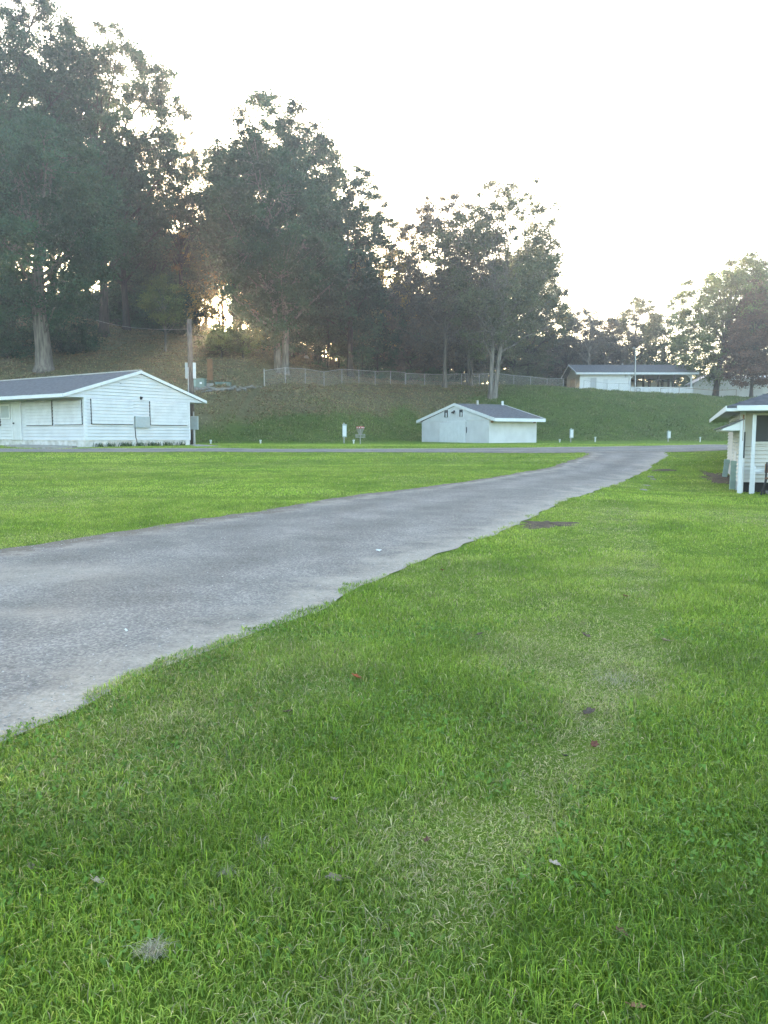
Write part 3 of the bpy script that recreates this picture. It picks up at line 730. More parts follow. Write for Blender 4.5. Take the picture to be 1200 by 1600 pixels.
# ---- the small white shed in the middle
def shed():
    c = W(764, 694.3, 66); F = Fr(c, (9.0-3.7, 66-75.0))   # x runs from the far left corner to the near one
    F = Fr((c[0]-F.e[0]*0, c[1]-F.e[1]*0, c[2]), (F.e[0], F.e[1]))
    # origin at the near corner; gable spans local x from -Wg to 0, the building extends to +y
    Wg = -F.front(659, 690)[0]; Lg = F.side(838, 690)[0]; EH = F.side(764.5, 656)[1]
    ridge = F.front(711, 632.5)[1]; xm = F.front(711, 632.5)[0]
    e = empty('small_shed', F.wpt(0, 0), 'small white block shed with a sliding door and grey gabled roof below the bank', 'shed', rz=F.rz)
    w = MB(); w.box((-Wg, 0, -.5), (-.004, .14, EH)); w.box((-.15, .144, -.5), (0, Lg, EH)); w.box((-Wg, Lg-.15, -.5), (-.155, Lg, EH)); w.box((-Wg, .145, -.5), (-Wg+.15, Lg-.155, EH))
    w.build('wall', M['block'], e)
    gb = MB(); gb.prism([(-Wg, -.03, EH+.004), (0, -.03, EH+.004), (xm, -.03, ridge-.12)], (0, .14, 0)); gb.build('gable_board', M['white'], e)
    ov = .8; fo = .06; fb = .25
    sl_ = (ridge-EH)/(0-xm+ov)
    rf = MB()
    for xa in (-Wg-ov, ov):
        rf.prism([(xa, -fo, EH+.02), (xm, -fo, ridge+.02), (xm, -fo, ridge+.13), (xa, -fo, EH+.13)], (0, Lg+fo+fb, 0))
    roof = rf.build('roof', M['shingle'], e)
    fa = MB()
    for xa in (-Wg-ov-.02, ov+.02):
        for yy in (-fo-.06, Lg+fb+.005):
            fa.prism([(xa, yy, EH-.12), (xm, yy, ridge-.10), (xm, yy, ridge+.15), (xa, yy, EH+.15)], (0, .05, 0))
    fa.box((ov+.02, -fo, EH-.14), (ov+.06, Lg+fb, EH+.14)); fa.box((-Wg-ov-.06, -fo, EH-.14), (-Wg-ov-.02, Lg+fb, EH+.14))
    fa.build('fascia', M['white2'], e)
    MB().box((0.01, -fo+.01, EH-.03), (ov+.01, Lg+fb, EH+.01)).build('soffit', M['white'], e); MB().box((-Wg-ov, -fo+.01, EH-.03), (-Wg-.01, Lg+fb, EH+.01)).build('soffit', M['white'], e)
    for (a, b) in (((695, 641), (701, 652)), ((718.5, 640), (724, 651))):
        x0, z1 = F.front(*a); x1, z0 = F.front(*b)
        v = MB().box((x0, -.06, z0), (x1, -.032, z1)).build('window', M['screen'], e)
        m_ = MB(); m_.box((x0-.06, -.075, z0-.06), (x0, -.031, z1+.06)); m_.box((x1, -.075, z0-.06), (x1+.06, -.031, z1+.06)); m_.box((x0, -.075, z1), (x1, -.031, z1+.06)); m_.box(((x0+x1)/2-.07, -.07, z0+.02), ((x0+x1)/2+.10, -.061, z1-.25)); m_.build('window_frame', M['white2'], v)
    lx, lz = F.front(710.5, 643); l = MB(); l.box((lx-.08, -.10, lz-.06), (lx+.08, -.03, lz+.10)); l.tube([(lx, -.08, lz), (lx-.15, -.25, lz-.12)], [.05, .09]); l.tube([(lx, -.08, lz), (lx+.15, -.25, lz-.12)], [.05, .09]); l.build('flood_lamp', M['dark'], e)
    x0, z1 = F.front(688.5, 660.5); x1, z0 = F.front(728, 692.5)
    dr = MB(); dr.box((x0, -.10, .03), (x1, -.02, z1)); 
    for k in range(9):
        xx = x0+(x1-x0)*k/8; dr.box((xx-.015, -.112, .05), (xx+.015, -.101, z1-.03))
    d = dr.build('sliding_door', M['white2'], e)
    MB().box((x1-.22, -.135, -.02), (x1, -.115, z1+.25)).build('door_edge', M['white2'], d)
    MB().box((x0+1.1, -.07, z1+.01), (x1+.1, -.01, z1+.16)).build('door_track', M['white2'], d)
    MB().box((x1+.08, -.06, 1.0), (x1+.14, -.01, 1.5)).build('handle', M['dark'], d)
    for px_, py_ in ((756, 629), (792.5, 630.5)):
        if px_ == 756: yy = Lg*.45; 
        else: yy = Lg+fo*.2
        MB().tube([(xm+.2, yy, ridge-.1), (xm+.2, yy, ridge+.45)], .11, 10).build('roof_vent', M['white2'] if px_ > 780 else M['galv'], roof)
    for px_, py_ in ((768.5, 659), (835, 660)):
        yl, zl = F.side(px_, py_); MB().box((.01, yl-.12, zl-.07), (.08, yl+.12, zl+.07)).build('junction_box', M['brown'], e)
shed()

# ---- open-sided pavilion on the crest
def pavilion():
    D = 112.; c = W(905.5, 613, D); x0w, _, zb = c; xr = W(1081, 600, D)[0]; L_ = xr-x0w
    F = Fr(c, (1, 0)); EH = F.front(905.5, 584)[1]; ridge = EH+1.55; dep = 8.0
    e = empty('picnic_pavilion', c, 'long white pavilion with an open-sided end on posts, on top of the bank', 'pavilion')
    xs = F.front(982, 600)[0]
    w = MB(); w.box((.15, 0, -.6), (xs, .14, EH)); w.box((xs-.14, .145, -.9), (xs, dep, EH)); w.build('wall', M['white2'], e)
    gw = MB(); gw.box((0, 0.0, -.6), (.145, dep, EH)); gw.prism([(0, -.0, EH+.003), (0, dep, EH+.003), (0, dep/2, ridge-.05)], (.12, 0, 0)); gw.build('gable_wall', M['white2'], e)
    bw = MB().box((xs+.003, dep-.14, -.9), (L_, dep, EH-.55)); bw.build('back_wall', M['white2'], e)
    rf = MB(); th = .10; ov = .6; r0, r1 = -.7, L_+.7
    for s in (0, 1):
        ya = -ov if s == 0 else dep+ov
        rf.prism([(r0, ya, EH+.02), (r0, dep/2, ridge), (r0, dep/2, ridge+th), (r0, ya, EH+.02+th)], (r1-r0, 0, 0))
    roof = rf.build('roof', M['shingle'], e)
    fa = MB(); fa.box((r0-.02, -ov-.06, EH-.14), (r1+.02, -ov-.005, EH+.13)); 
    for s in (0, 1):
        ya = -ov-.06 if s == 0 else dep+ov+.06
        for xx in (r0-.06, r1+.01):
            fa.prism([(xx, ya, EH-.10), (xx, dep/2, ridge-.1), (xx, dep/2, ridge+.14), (xx, ya, EH+.14)], (.05, 0, 0))
    fa.build('fascia', M['white2'], e)
    cl = MB().box((xs+.01, -.3, EH-.16), (L_+.3, dep+.3, EH-.10)); cl.build('ceiling', M['soffit'], e)
    MB().tube([(7.3, dep/2, ridge), (7.3, dep/2, ridge+.3)], .1).build('roof_vent', M['galv'], roof)
    # garage door in the gable end (faces local -x)
    gd = MB()
    y0, z1 = F.side(899.5, 590); y1, _ = F.side(891, 590)
    for k in range(4): gd.box((-.05, y0, .05+k*.55), (-.012, y1, .05+k*.55+.53))
    gdo = gd.build('garage_door', M['greydoor'], e)
    fr = MB(); fr.box((-.07, y0-.12, 0), (-.011, y0-.003, 2.4)); fr.box((-.07, y1+.003, 0), (-.011, y1+.12, 2.4)); fr.box((-.07, y0-.12, 2.28), (-.012, y1+.12, 2.4)); fr.build('door_frame', M['white2'], gdo)
    for (a, b) in (((922.5, 590.5), (931.5, 611.5)), ((942.5, 592.5), (949, 611.5))):
        xa, z1 = F.front(*a); xb, z0 = F.front(*b)
        d = MB().box((xa, -.04, z0), (xb, -.005, z1)).build('door', M['greydoor'] if a[0] < 930 else M['white'], e)
        f2 = MB(); f2.box((xa-.08, -.06, z0), (xa-.002, -.004, z1+.08)); f2.box((xb+.002, -.06, z0), (xb+.08, -.004, z1+.08)); f2.box((xa-.08, -.061, z1+.002), (xb+.08, -.003, z1+.08)); f2.build('door_frame', M['white2'], d)
    lx, lz = F.front(979, 587.5); MB().box((lx-.15, -.15, lz-.2), (lx+.1, -.02, lz+.2)).build('wall_lamp', M['galv'], e)
    gp = lambda x: 0
    for px_ in (984, 998, 1005.5, 1020, 1028.5, 1043, 1053, 1064.5, 1075, 1080):
        x = F.front(px_, 600)[0]; front = px_ in (984, 1005.5, 1028.5, 1053, 1080)
        m_ = MB()
        if front: m_.box((x-.12, .0, -.9), (x+.12, .2, EH-.165))
        else: m_.box((x-.14, dep-.45, -.9), (x+.14, dep-.2, EH-.165))
        if px_ in (984, 1043, 1080):
            yb = .02 if front else dep-.34
            for s in (-1, 1):
                if px_ == 984 and s < 0 or px_ == 1080 and s > 0: continue
                pts = [(x+s*.07, yb, EH-1.0), (x+s*.2, yb, EH-.6), (x+s*.5, yb, EH-.3), (x+s*.9, yb, EH-.17)]
                m_.prism(pts+[(x+s*.6, yb, EH-.17), (x+s*.25, yb, EH-.33), (x+s*.07, yb, EH-.6)], (0, .1, 0))
        m_.build('post', M['white2'] if px_ in (984, 1080) else M['bark_dark'], e)
    # low white picket railing round the open part
    rl = MB(); z0r = -.35
    for z_ in (z0r+.15, z0r+1.0): rl.box((xs, -.06, z_), (L_+.1, -.02, z_+.1))
    n = 70
    for k in range(n):
        x = xs+(L_+.1-xs)*k/(n-1); rl.box((x-.055, -.09, z0r), (x+.055, -.062, z0r+1.12))
    rl.build('picket_railing', M['white2'], e)
    rr = MB().tube([(F.front(997, 609)[0]+.28*math.cos(a), -.16, F.front(997, 609)[1]+.28*math.sin(a)) for a in np.linspace(0, 2*math.pi, 20)], .045, 6); rr.build('hanging_ring', M['galv'], e)
pavilion()

def white_hall():
    D = 124.; a = W(1083, 617, D); F = Fr((a[0], a[1], float(gz(a[0], D))-.2), (1, 0))
    e = empty('white_hall', F.wpt(0, 0), 'large plain white hall behind the two trees right of the pavilion', 'building')
    x1 = F.front(1117, 600)[0]; zt0 = F.front(1083, 600)[1]; zt1 = F.front(1110, 590)[1]; x2 = F.front(1190, 600)[0]; zr = F.front(1150, 584)[1]
    w = MB(); w.prism([(0, 0, -.6), (x1, 0, -.6), (x1, 0, zt1+.6), (0, 0, zt0)], (0, 2.5, 0)); w.build('wing_wall', M['white'], e)
    w = MB(); w.box((x1+.01, -.6, -.6), (x2, 9, zt1-.3)); 
    for k in range(40): w.box((x1+.1+k*.28, -.615, -.5), (x1+.13+k*.28, -.601, zt1-.35))
    w.build('wall', M['block'], e)
    MB().box((x1-.0, -.66, -.5), (x1+.12, -.617, zt1-.3)).build('corner_board', M['white2'], e); MB().box((x2-.1, -.66, -.5), (x2+.6, -.617, zt1-.3)).build('corner_board', M['white2'], e)
    w = MB(); w.box((x2+.01, -.3, -.6), (x2+14, 8, zt1-.8)); w.build('end_wall', M['white2'], e)
    r = MB(); r.prism([(x1-.4, -1.0, zt1-.28), (x1-.4, 4.5, zr), (x1-.4, 4.5, zr+.12), (x1-.4, -1.0, zt1-.16)], (26, 0, 0)); r.prism([(x1-.4, 10, zt1-.28), (x1-.4, 4.5, zr), (x1-.4, 4.5, zr+.12), (x1-.4, 10, zt1-.16)], (26, 0, 0))
    r.prism([(-.4, -.4, zt0-.15), (x1-.45, -.4, zt1+.55), (x1-.45, -.4, zt1+.7), (-.4, -.4, zt0+.03)], (0, 3.2, 0)); r.build('roof', M['greydoor'], e)
white_hall()

# ---- cream building at the right edge
def cream_building():
    az = math.atan2(473, 1200); ex = np.array([math.cos(az), -math.sin(az)])
    d0 = 21.5; c = W(1136, 638, d0); F = Fr((c[0], c[1], 0), ex)   # origin: near eave corner on the ground
    g = -.05; EB = W(1136, 641.5, d0)[2]; ET = W(1136, 634.5, d0)[2]; Ln = 17.8; fo = 1.15; so_ = .46   # front & side overhang
    e = empty('cream_building', F.wpt(0, 0), 'cream sided building with hipped roof, deep eaves and white posts at the right edge', 'building', rz=F.rz)
    Wt = 9.0
    w = MB(); 
    x0, y0 = so_, fo
    wx0, wz1 = F.front(1181, 649, fo); _, wz0 = F.front(1181, 690, fo); wx1 = wx0+1.7
    FHt = .30
    clap_front(w, x0, Wt, FHt, wz0-.06, y=y0, lap=.115)
    clap_front(w, x0, wx0-.06, wz0-.06, EB, y=y0, lap=.115); clap_front(w, wx1+.06, Wt, wz0-.06, EB, y=y0, lap=.115); clap_front(w, wx0-.06, wx1+.06, wz1+.06, EB, y=y0, lap=.115)
    clap_side(w, y0+.02, 8.6, FHt, EB, x=x0, lap=.115)
    w.box((x0+.1, y0+.3, FHt), (x0+.2, 8.6, EB)); w.box((x0+.1, 8.5, FHt), (Wt, 8.6, EB)); w.build('wall', M['cream'], e)
    MB().box((x0+.03, y0+.03, -.5), (Wt, 8.5, FHt-.01)).build('foundation', M['black'], e)
    wi = MB().box((wx0, y0+.01, wz0), (wx1, y0+.04, wz1)).build('window', M['screen'], e)
    wf = MB(); wf.box((wx0-.07, y0-.05, wz0-.07), (wx0-.001, y0+.045, wz1+.07)); wf.box((wx0-.001, y0-.05, wz0-.07), (wx1+.07, y0+.045, wz0-.001)); wf.box((wx0-.001, y0-.05, wz1+.001), (wx1+.07, y0+.045, wz1+.07)); wf.build('window_frame', M['cream'], wi)
    MB().box((x0-.06, y0-.06, FHt), (x0+.09, y0+.06, EB-.001)).build('corner_board', M['white2'], e)
    # hipped roof
    rise = .36
    def zz(d_): return ET+d_*rise
    hw = Wt/2+.5
    rf = MB(); A = (0, 0, ET+.0); B = (2*hw, 0, ET); C_ = (2*hw, Ln, ET); D_ = (0, Ln, ET); E1 = (hw, hw, zz(hw)); E2 = (hw, Ln-hw, zz(hw))
    b_ = .05
    rf.add([A, B, C_, D_, E1, E2, (0, 0, ET-b_), (2*hw, 0, ET-b_), (2*hw, Ln, ET-b_), (0, Ln, ET-b_)],
           [(0,1,4), (1,2,5,4), (2,3,5), (3,0,4,5), (0,6,7,1), (1,7,8,2), (2,8,9,3), (3,9,6,0), (6,9,8,7)])
    roof = rf.build('roof', M['shingle2'], e)
    # scalloped shingle courses
    sh = MB()
    for k in range(1, 14):
        t = k*.32
        if t > hw-.3: break
        sh.add([(t-.02, t, zz(t)+.004), (2*hw-t, t, zz(t)+.004), (2*hw-t, t-.02, zz(t)+.02), (t-.02, t-.02, zz(t)+.02), (t-.02, t-.30, zz(t-.3)+.008), (2*hw-t, t-.30, zz(t-.3)+.008)], [(0,1,2,3), (3,2,5,4)])
    sh.build('shingle_courses', M['shingle2'], roof)
    gt = MB(); gt.box((.25, -.10, ET-.13), (2*hw, -.004, ET+.01)); gt.build('gutter', M['white2'], e)
    fa = MB(); fa.box((-.0, .0, EB-.02), (2*hw, .03, ET-.055)); fa.box((-.03, .0, EB-.02), (-.002, Ln, ET+.01)); fa.box((0, Ln-.03, EB-.02), (2*hw, Ln, ET-.055)); fa.build('fascia', M['white2'], e)
    MB().box((.0, .035, EB-.01), (2*hw, Ln-.035, EB+.015)).build('soffit', M['soffit'], e)
    # porch posts (white, square)
    def post(px, d, pyb, pyt, half=.055, peel=True):
        a = W(px, pyb, d); lx = (a[0]-F.o[0])*F.e[0]+(a[1]-F.o[1])*F.e[1]; ly = (a[0]-F.o[0])*F.n[0]+(a[1]-F.o[1])*F.n[1]
        zt = W(px, pyt, d)[2]; zb = float(gz(a[0], a[1]))-.1
        m_ = MB(); m_.box((lx-half, ly-half, zb), (lx+half, ly+half, zt))
        m_.box((lx-half-.012, ly-half-.012, zb), (lx+half+.012, ly-half-.001, zb+.35)); m_.build('post', M['white'], e); return lx, ly, zt
    post(1173.5, 21.6, 771, 648, .048)
    lx, ly, zt = post(1155, 21.7, 771, 655, .050)
    # lean-to over the side counter
    a = W(1158, 672, 21.7); lt = W(1157.5, 656, 21.7); ll = W(1126.5, 673, 22.2)
    def loc(p): return ((p[0]-F.o[0])*F.e[0]+(p[1]-F.o[1])*F.e[1], (p[0]-F.o[0])*F.n[0]+(p[1]-F.o[1])*F.n[1], p[2])
    A1, A2, A3 = loc(a), loc(lt), loc(ll)
    yA = A1[1]; Lw = 4.6
    ln = MB(); ln.prism([(A3[0], yA, A1[2]-.01), (A2[0]+.1, yA, A1[2]-.01), (A2[0]+.1, yA, A2[2]), (A3[0], yA, A1[2]+.03)], (0, Lw, 0)); o_ = ln.build('side_awning', M['white2'], e)
    sh2 = MB(); sh2.prism([(A3[0]-.06, yA-.05, A1[2]+.035), (A2[0]+.1, yA-.05, A2[2]+.005), (A2[0]+.1, yA-.05, A2[2]+.04), (A3[0]-.06, yA-.05, A1[2]+.07)], (0, Lw+.1, 0)); sh2.build('awning_roof', M['shingle'], o_)
    # side framing below the awning: posts and boards with dark gaps
    bx = A1[0]-.25
    for k, (yy, ww_) in enumerate(((.9, .09), (1.7, .07), (2.6, .08), (3.6, .08), (4.5, .09))):
        MB().box((A1[0]+.02, yA+yy-ww_/2, -.1), (A1[0]+.02+ww_, yA+yy+ww_/2, A1[2]-.012)).build('side_post', M['white2'], e)
    MB().box((A1[0]+.0, yA+2.0, .75), (A1[0]+.018, yA+2.9, 1.15)).build('notice_panel', M['white2'], e)
    MB().box((A1[0]+.12, yA+.5, 1.0), (A1[0]+.15, yA+4.4, A1[2]-.05)).build('dark_gap_sheet', M['screen'], e)  # dark sheet set behind the posts to fill the dark gaps
    MB().box((A1[0]+.12, yA+.5, .0), (A1[0]+.15, yA+4.4, .99)).build('counter_panel', M['white'], e)
    MB().tube([(A1[0]+.05, yA-.02, A2[2]+.14), (A1[0]+.05, yA-.02, A1[2]-.3)], .025, 6).build('downpipe', M['brown'], e)
    # low railing
    a = loc(W(1177, 735, 21.6)); r = MB(); r.box((a[0], a[1]-.03, a[2]-.04), (a[0]+1.6, a[1]+.03, a[2]+.04)); r.box((a[0]-.02, a[1]-.05, -.1), (a[0]+.05, a[1]+.05, a[2]+.12)); r.build('railing', M['white2'], e)
    MB().box((1.15, -.45, -.3), (7, 1.1, float(gz(*F.wpt(1, -.4)[:2]))+.05)).build('porch_slab', M['conc'], e)
    return F, loc
FC, locC = cream_building()
def pedestal_green(px, pyb, pyt, d, w, lean, label):
    a = W(px, pyb, d); z0 = float(gz(a[0], a[1])); h = W(px, pyt, d)[2]-z0
    e = empty('utility_pedestal', (a[0], a[1], z0), label, 'utility pedestal', 'green pedestals beside the cream building', rz=FC.rz)
    e.rotation_euler = (0, lean, FC.rz)
    MB().box((-w/2, -w/2, -.1), (w/2, w/2, h)).build('cabinet', M['pedgreen'], e, bevel=.015)
    MB().box((-w/2-.012, -w/2-.012, h-.12), (w/2+.012, w/2+.012, h+.02)).build('lid', M['pedgreen'], e, bevel=.01)
pedestal_green(1132, 747, 718.5, 27.2, .17, R(6), 'leaning faded green pedestal, farther from the camera, by the cream building')
pedestal_green(1144, 761, 721, 23.6, .17, R(1.5), 'upright faded green pedestal nearest the white posts of the cream building')
def bench():
    a = W(1204, 772, 21.0); e = empty('bench', (a[0], a[1], float(gz(a[0], a[1]))), 'black iron frame bench under the eaves, cut off by the right edge of the photo', 'bench', rz=FC.rz)
    f = MB()
    for x in (-.12, 1.0):
        f = MB(); f.tube([(x-.15, -.3, 0), (x-.02, -.25, .45), (x, .2, .45), (x+.02, .25, .9)], .028, 6); f.tube([(x-.02, .25, 0), (x, .2, .45)], .028, 6)
        f.build('side_frame', M['black'], e)
    s = MB()
    for k in range(4): s.box((-.15, -.24+k*.12, .45), (1.05, -.15+k*.12, .48))
    s.build('seat', M['brown'], e)
    MB().box((-.15, .23, .6), (1.05, .27, .85)).build('backrest', M['brown'], e)
bench()
# stepping stones and a pale edging by the road corner
SQ = mat('pale_stone', (.26, .245, .21), .95, noise=9, amount=.35, bump=.6, bscale=20)
def flat_stone(px, py, rx, ry, label, seed, grp=None):
    c = G(px, py); rr = np.random.default_rng(seed); n = 14
    ring = [(c[0]+rx*rr.uniform(.8, 1.15)*math.cos(2*math.pi*k/n), c[1]+ry*rr.uniform(.8, 1.15)*math.sin(2*math.pi*k/n)) for k in range(n)]
    zt = c[2]+.02
    V = [(x, y, zt-.07) for x, y in ring]+[(x, y, zt-.01) for x, y in ring]+[(c[0]+(x-c[0])*.8, c[1]+(y-c[1])*.8, zt+rr.uniform(0, .012)) for x, y in ring]
    f = [tuple(range(2*n, 3*n))]
    for k in range(n):
        k2 = (k+1) % n; f += [(k, k2, k2+n, k+n), (k+n, k2+n, k2+2*n, k+2*n)]
    o = MB().add(V, f).build('flat_stone', SQ, smooth=False); return tag(o, label, 'stone', grp)
for k, (px, py, rx, ry, lb) in enumerate(((1016, 745, .14, .28, 'farther pair of flat pale stones half sunk in the lawn, left one of the two'),
        (1020.5, 749, .10, .25, 'farther pair of flat pale stones half sunk in the lawn, right one of the two'),
        (1010, 759, .15, .30, 'middle flat pale stone of the short row sunk in the near lawn'),
        (1005, 766, .14, .26, 'nearest flat pale stone of the short row sunk in the near lawn'))):
    flat_stone(px, py, rx*.8, ry*.8, lb, 20+k, 'flat stones sunk in the lawn beyond the road corner')

# ---------------------------------------------------------------- poles, boxes, basket, fence
def utility_pole():
    a = W(300.5, 687, 52); b = W(295.8, 499, 52)
    g0 = float(gz(a[0], a[1])); e = empty('utility_pole', (a[0], a[1], g0), 'tall weathered wooden utility pole without crossarms behind the left stand', 'utility pole')
    dx = b[0]-a[0]; H = b[2]-g0
    MB().tube([(0, 0, -.5), (dx*.5, 0, H*.5), (dx, 0, H)], [.20, .18, .155], 14).build('pole', M['polewood'], e, smooth=True)
    for s, col in ((-1, 'boxgrey'), (1, 'white2')):
        t = (W(296, 579, 52)[2]-g0)/H; h = .52
        MB().box((dx*t+s*.26-.09, -.06, H*t-h), (dx*t+s*.26+.07, .10, H*t+h)).build('side_panel', M[col], e)
    for z in (1.0, 3.0, 5.4): MB().tube([(dx*z/H-.23, 0, z), (dx*z/H+.23, 0, z)], .21, 12).build('strap', M['galv'], e) if False else None
    MB().tube([(-.13, -.18, 0), (dx*.5-.13, -.17, H*.5), (dx*.6-.12, -.16, H*.62)], .035, 6).build('conduit', M['galv'], e)
    bx = W(304.5, 661, 52); lx = bx[0]-a[0]; zc = bx[2]-g0
    k = MB().box((lx-.2, -.35, zc-.45), (lx+.28, -.12, zc+.45)).build('meter_box', M['boxgrey'], e, bevel=.02)
    MB().box((lx-.17, -.37, zc-.4), (lx+.25, -.352, zc+.38)).build('door', M['boxgrey'], k)
    MB().tube([(lx-.02, -.22, -.3), (lx-.02, -.22, zc-.45)], .09, 8).build('riser', M['galv'], e)
    MB().tube([(lx-.02, -.22, zc+.45), (lx-.02, -.22, zc+.75)], .05, 8).build('riser', M['galv'], e)
    # the slack cable running off to the left
    P0 = Vector((dx, 0, H-.62)); q = W(150, 500, 84); P1 = Vector((q[0]-a[0], q[1]-a[1], q[2]-g0))
    pts = [P0.lerp(P1, t)+Vector((0, 0, -.35*4*t*(1-t))) for t in np.linspace(0, 1, 14)]
    MB().tube(pts, .012, 5).build('cable', M['galv'], e)
utility_pole()
def ped_box(px, pyb, pyt, d, w, label):
    a = W(px, pyb, d); z0 = float(gz(a[0], a[1])); H = W(px, pyt, d)[2]-z0
    e = empty('power_pedestal', (a[0], a[1], z0), label, 'power pedestal', 'grey power pedestals along the foot of the bank')
    MB().tube([(-w*.15, 0, -.2), (-w*.15, 0, H)], .05, 8).build('post', M['galv'], e)
    k = MB().box((-w/2, -.16, H*.30), (w/2, .12, H*.9)).build('meter_box', M['boxgrey'], e, bevel=.015)
    MB().box((-w/2+.03, -.175, H*.34), (w/2-.03, -.162, H*.86)).build('door', M['white2'], k)
    MB().box((-w/2-.02, -.19, H*.9), (w/2+.02, .13, H*.93)).build('hood', M['boxgrey'], k)
ped_box(538.5, 688, 660.5, 62, .34, 'grey power pedestal just left of the disc golf basket')
ped_box(892.5, 690.5, 669, 72, .32, 'grey power pedestal right of the small white shed')
ped_box(1044.5, 690.5, 672, 76, .30, 'grey power pedestal farthest right along the foot of the bank')
def basket():
    a = W(563, 696, 55); z0 = float(gz(a[0], a[1])); e = empty('disc_golf_basket', (a[0], a[1], z0), 'galvanised disc golf basket with hanging chains and a red top band', 'disc golf basket')
    H = W(563, 666, 55)[2]-z0; s = H/1.36
    MB().tube([(0, 0, -.1), (0, 0, H)], .032, 10).build('pole', M['galv'], e)
    bk = MB(); r = .34; zb, zt = .52*s, .74*s
    for z in (zb, zt): bk.tube([(r*math.cos(t), r*math.sin(t), z) for t in np.linspace(0, 2*math.pi, 25)], .014, 6)
    for k in range(20):
        t = 2*math.pi*k/20; bk.tube([(r*math.cos(t), r*math.sin(t), zt), (r*math.cos(t), r*math.sin(t), zb), (.05*math.cos(t), .05*math.sin(t), zb-.02)], .009, 5)
    bk.build('basket', M['galv'], e)
    tb = MB(); n = 28; R2 = .29
    for k in range(n):
        t0, t1 = 2*math.pi*k/n, 2*math.pi*(k+1)/n
        tb.add([(R2*math.cos(t0), R2*math.sin(t0), H-.15), (R2*math.cos(t1), R2*math.sin(t1), H-.15), (R2*math.cos(t1), R2*math.sin(t1), H-.03), (R2*math.cos(t0), R2*math.sin(t0), H-.03),
                ((R2-.01)*math.cos(t0), (R2-.01)*math.sin(t0), H-.15), ((R2-.01)*math.cos(t1), (R2-.01)*math.sin(t1), H-.15), ((R2-.01)*math.cos(t1), (R2-.01)*math.sin(t1), H-.03), ((R2-.01)*math.cos(t0), (R2-.01)*math.sin(t0), H-.03)],
               [(0,1,2,3), (4,7,6,5), (0,4,5,1), (3,2,6,7)])
    b_ = tb.build('top_band', M['red'], e)
    for t in (-2.35, -1.75, -1.1, -.5, 1, 2.2):
        c_, s_ = math.cos(t), math.sin(t); wp = MB(); wp.prism([((R2+.005)*c_-.05*s_*-1*-1, (R2+.005)*s_+.05*c_, H-.13), ((R2+.005)*c_+.05*s_, (R2+.005)*s_-.05*c_, H-.13), ((R2+.005)*c_+.05*s_, (R2+.005)*s_-.05*c_, H-.06), ((R2+.005)*c_-.05*s_, (R2+.005)*s_+.05*c_, H-.06)], (c_*.008, s_*.008, 0)); wp.build('band_patch', M['white2'], b_)
    ch = MB()
    for ring_, n, r0, r1 in ((0, 14, .26, .08), (1, 10, .17, .06)):
        for k in range(n):
            t = 2*math.pi*k/n; pts = []
            for q in np.linspace(0, 1, 6):
                rr = r0+(r1-r0)*q**1.4; pts.append((rr*math.cos(t), rr*math.sin(t), H-.13-(H-.13-(zt+.0))*q))
            ch.tube(pts, .011, 5)
    ch.build('chains', M['galv'], e)
    for k in range(6):
        t = math.pi*k/3; tb2 = MB().tube([(0, 0, H-.03), (.28*math.cos(t), .28*math.sin(t), H-.03)], .01, 5)
        if k == 0: allb = tb2
        else: allb.add(tb2.v, tb2.f)
    allb.build('top_spokes', M['red'], e)
basket()
for k, (px, py, d, lb) in enumerate(((407, 688, 60, 'white capped pipe stub in the grass left of the basket pedestal'), (552.5, 689, 60, 'white capped pipe stub between the pedestal and the disc golf basket'),
        (329, 685, 56, 'white capped pipe stub right of the left stand'), (874.5, 690.5, 72, 'white capped pipe stub just left of the pedestal beside the shed'),
        (930, 690.5, 73, 'white capped pipe stub midway between the two right-hand pedestals'), (1094, 688.5, 77, 'white capped pipe stub farthest right, near the cream building'))):
    a = W(px, py, d); z0 = float(gz(a[0], a[1]))
    e = empty('pipe_stub', (a[0], a[1], z0), lb, 'pipe', 'white pipe stubs along the foot of the bank')
    hh = .22 if px not in (930, 1094) else .42
    MB().tube([(0, 0, -.1), (0, 0, hh)], .06, 10).build('pipe', M['white2'], e); MB().tube([(0, 0, hh-.03), (0, 0, hh+.08)], .085, 10).build('cap', M['white2'], e)

# things standing on the crest behind the left stand
def crest_box(name, px, pyb, pyt, d, w, dep, m, label, cat, legs=False):
    a = W(px, pyb, d); z0 = float(gz(a[0], a[1])); H = W(px, pyt, d)[2]-z0
    e = empty(name, (a[0], a[1], z0), label, cat)
    MB().box((-w/2, -dep/2, -.3), (w/2, dep/2, H)).build('cabinet', m, e, bevel=.03)
    MB().box((-w/2-.04, -dep/2-.04, H), (w/2+.04, dep/2+.04, H+.06)).build('lid', m, e)
    MB().box((-w/2-.01, -dep/2-.03, .1), (-w/2+.18, -dep/2-.001, H-.05)).build('door_panel', M['pedgreen'], e)
    MB().box((.05, -dep/2-.02, H*.4), (.25, -dep/2-.003, H*.62)).build('label_plate', M['white2'], e)
crest_box('transformer_box', 313, 607, 592.5, 70, .95, .8, M['boxgreen'], 'green transformer box on the crest just right of the utility pole', 'transformer')
crest_box('transformer_box', 349, 606, 598.5, 71, 1.3, .8, M['boxgreen'], 'low grey green transformer box right of the tall brown panel', 'transformer')
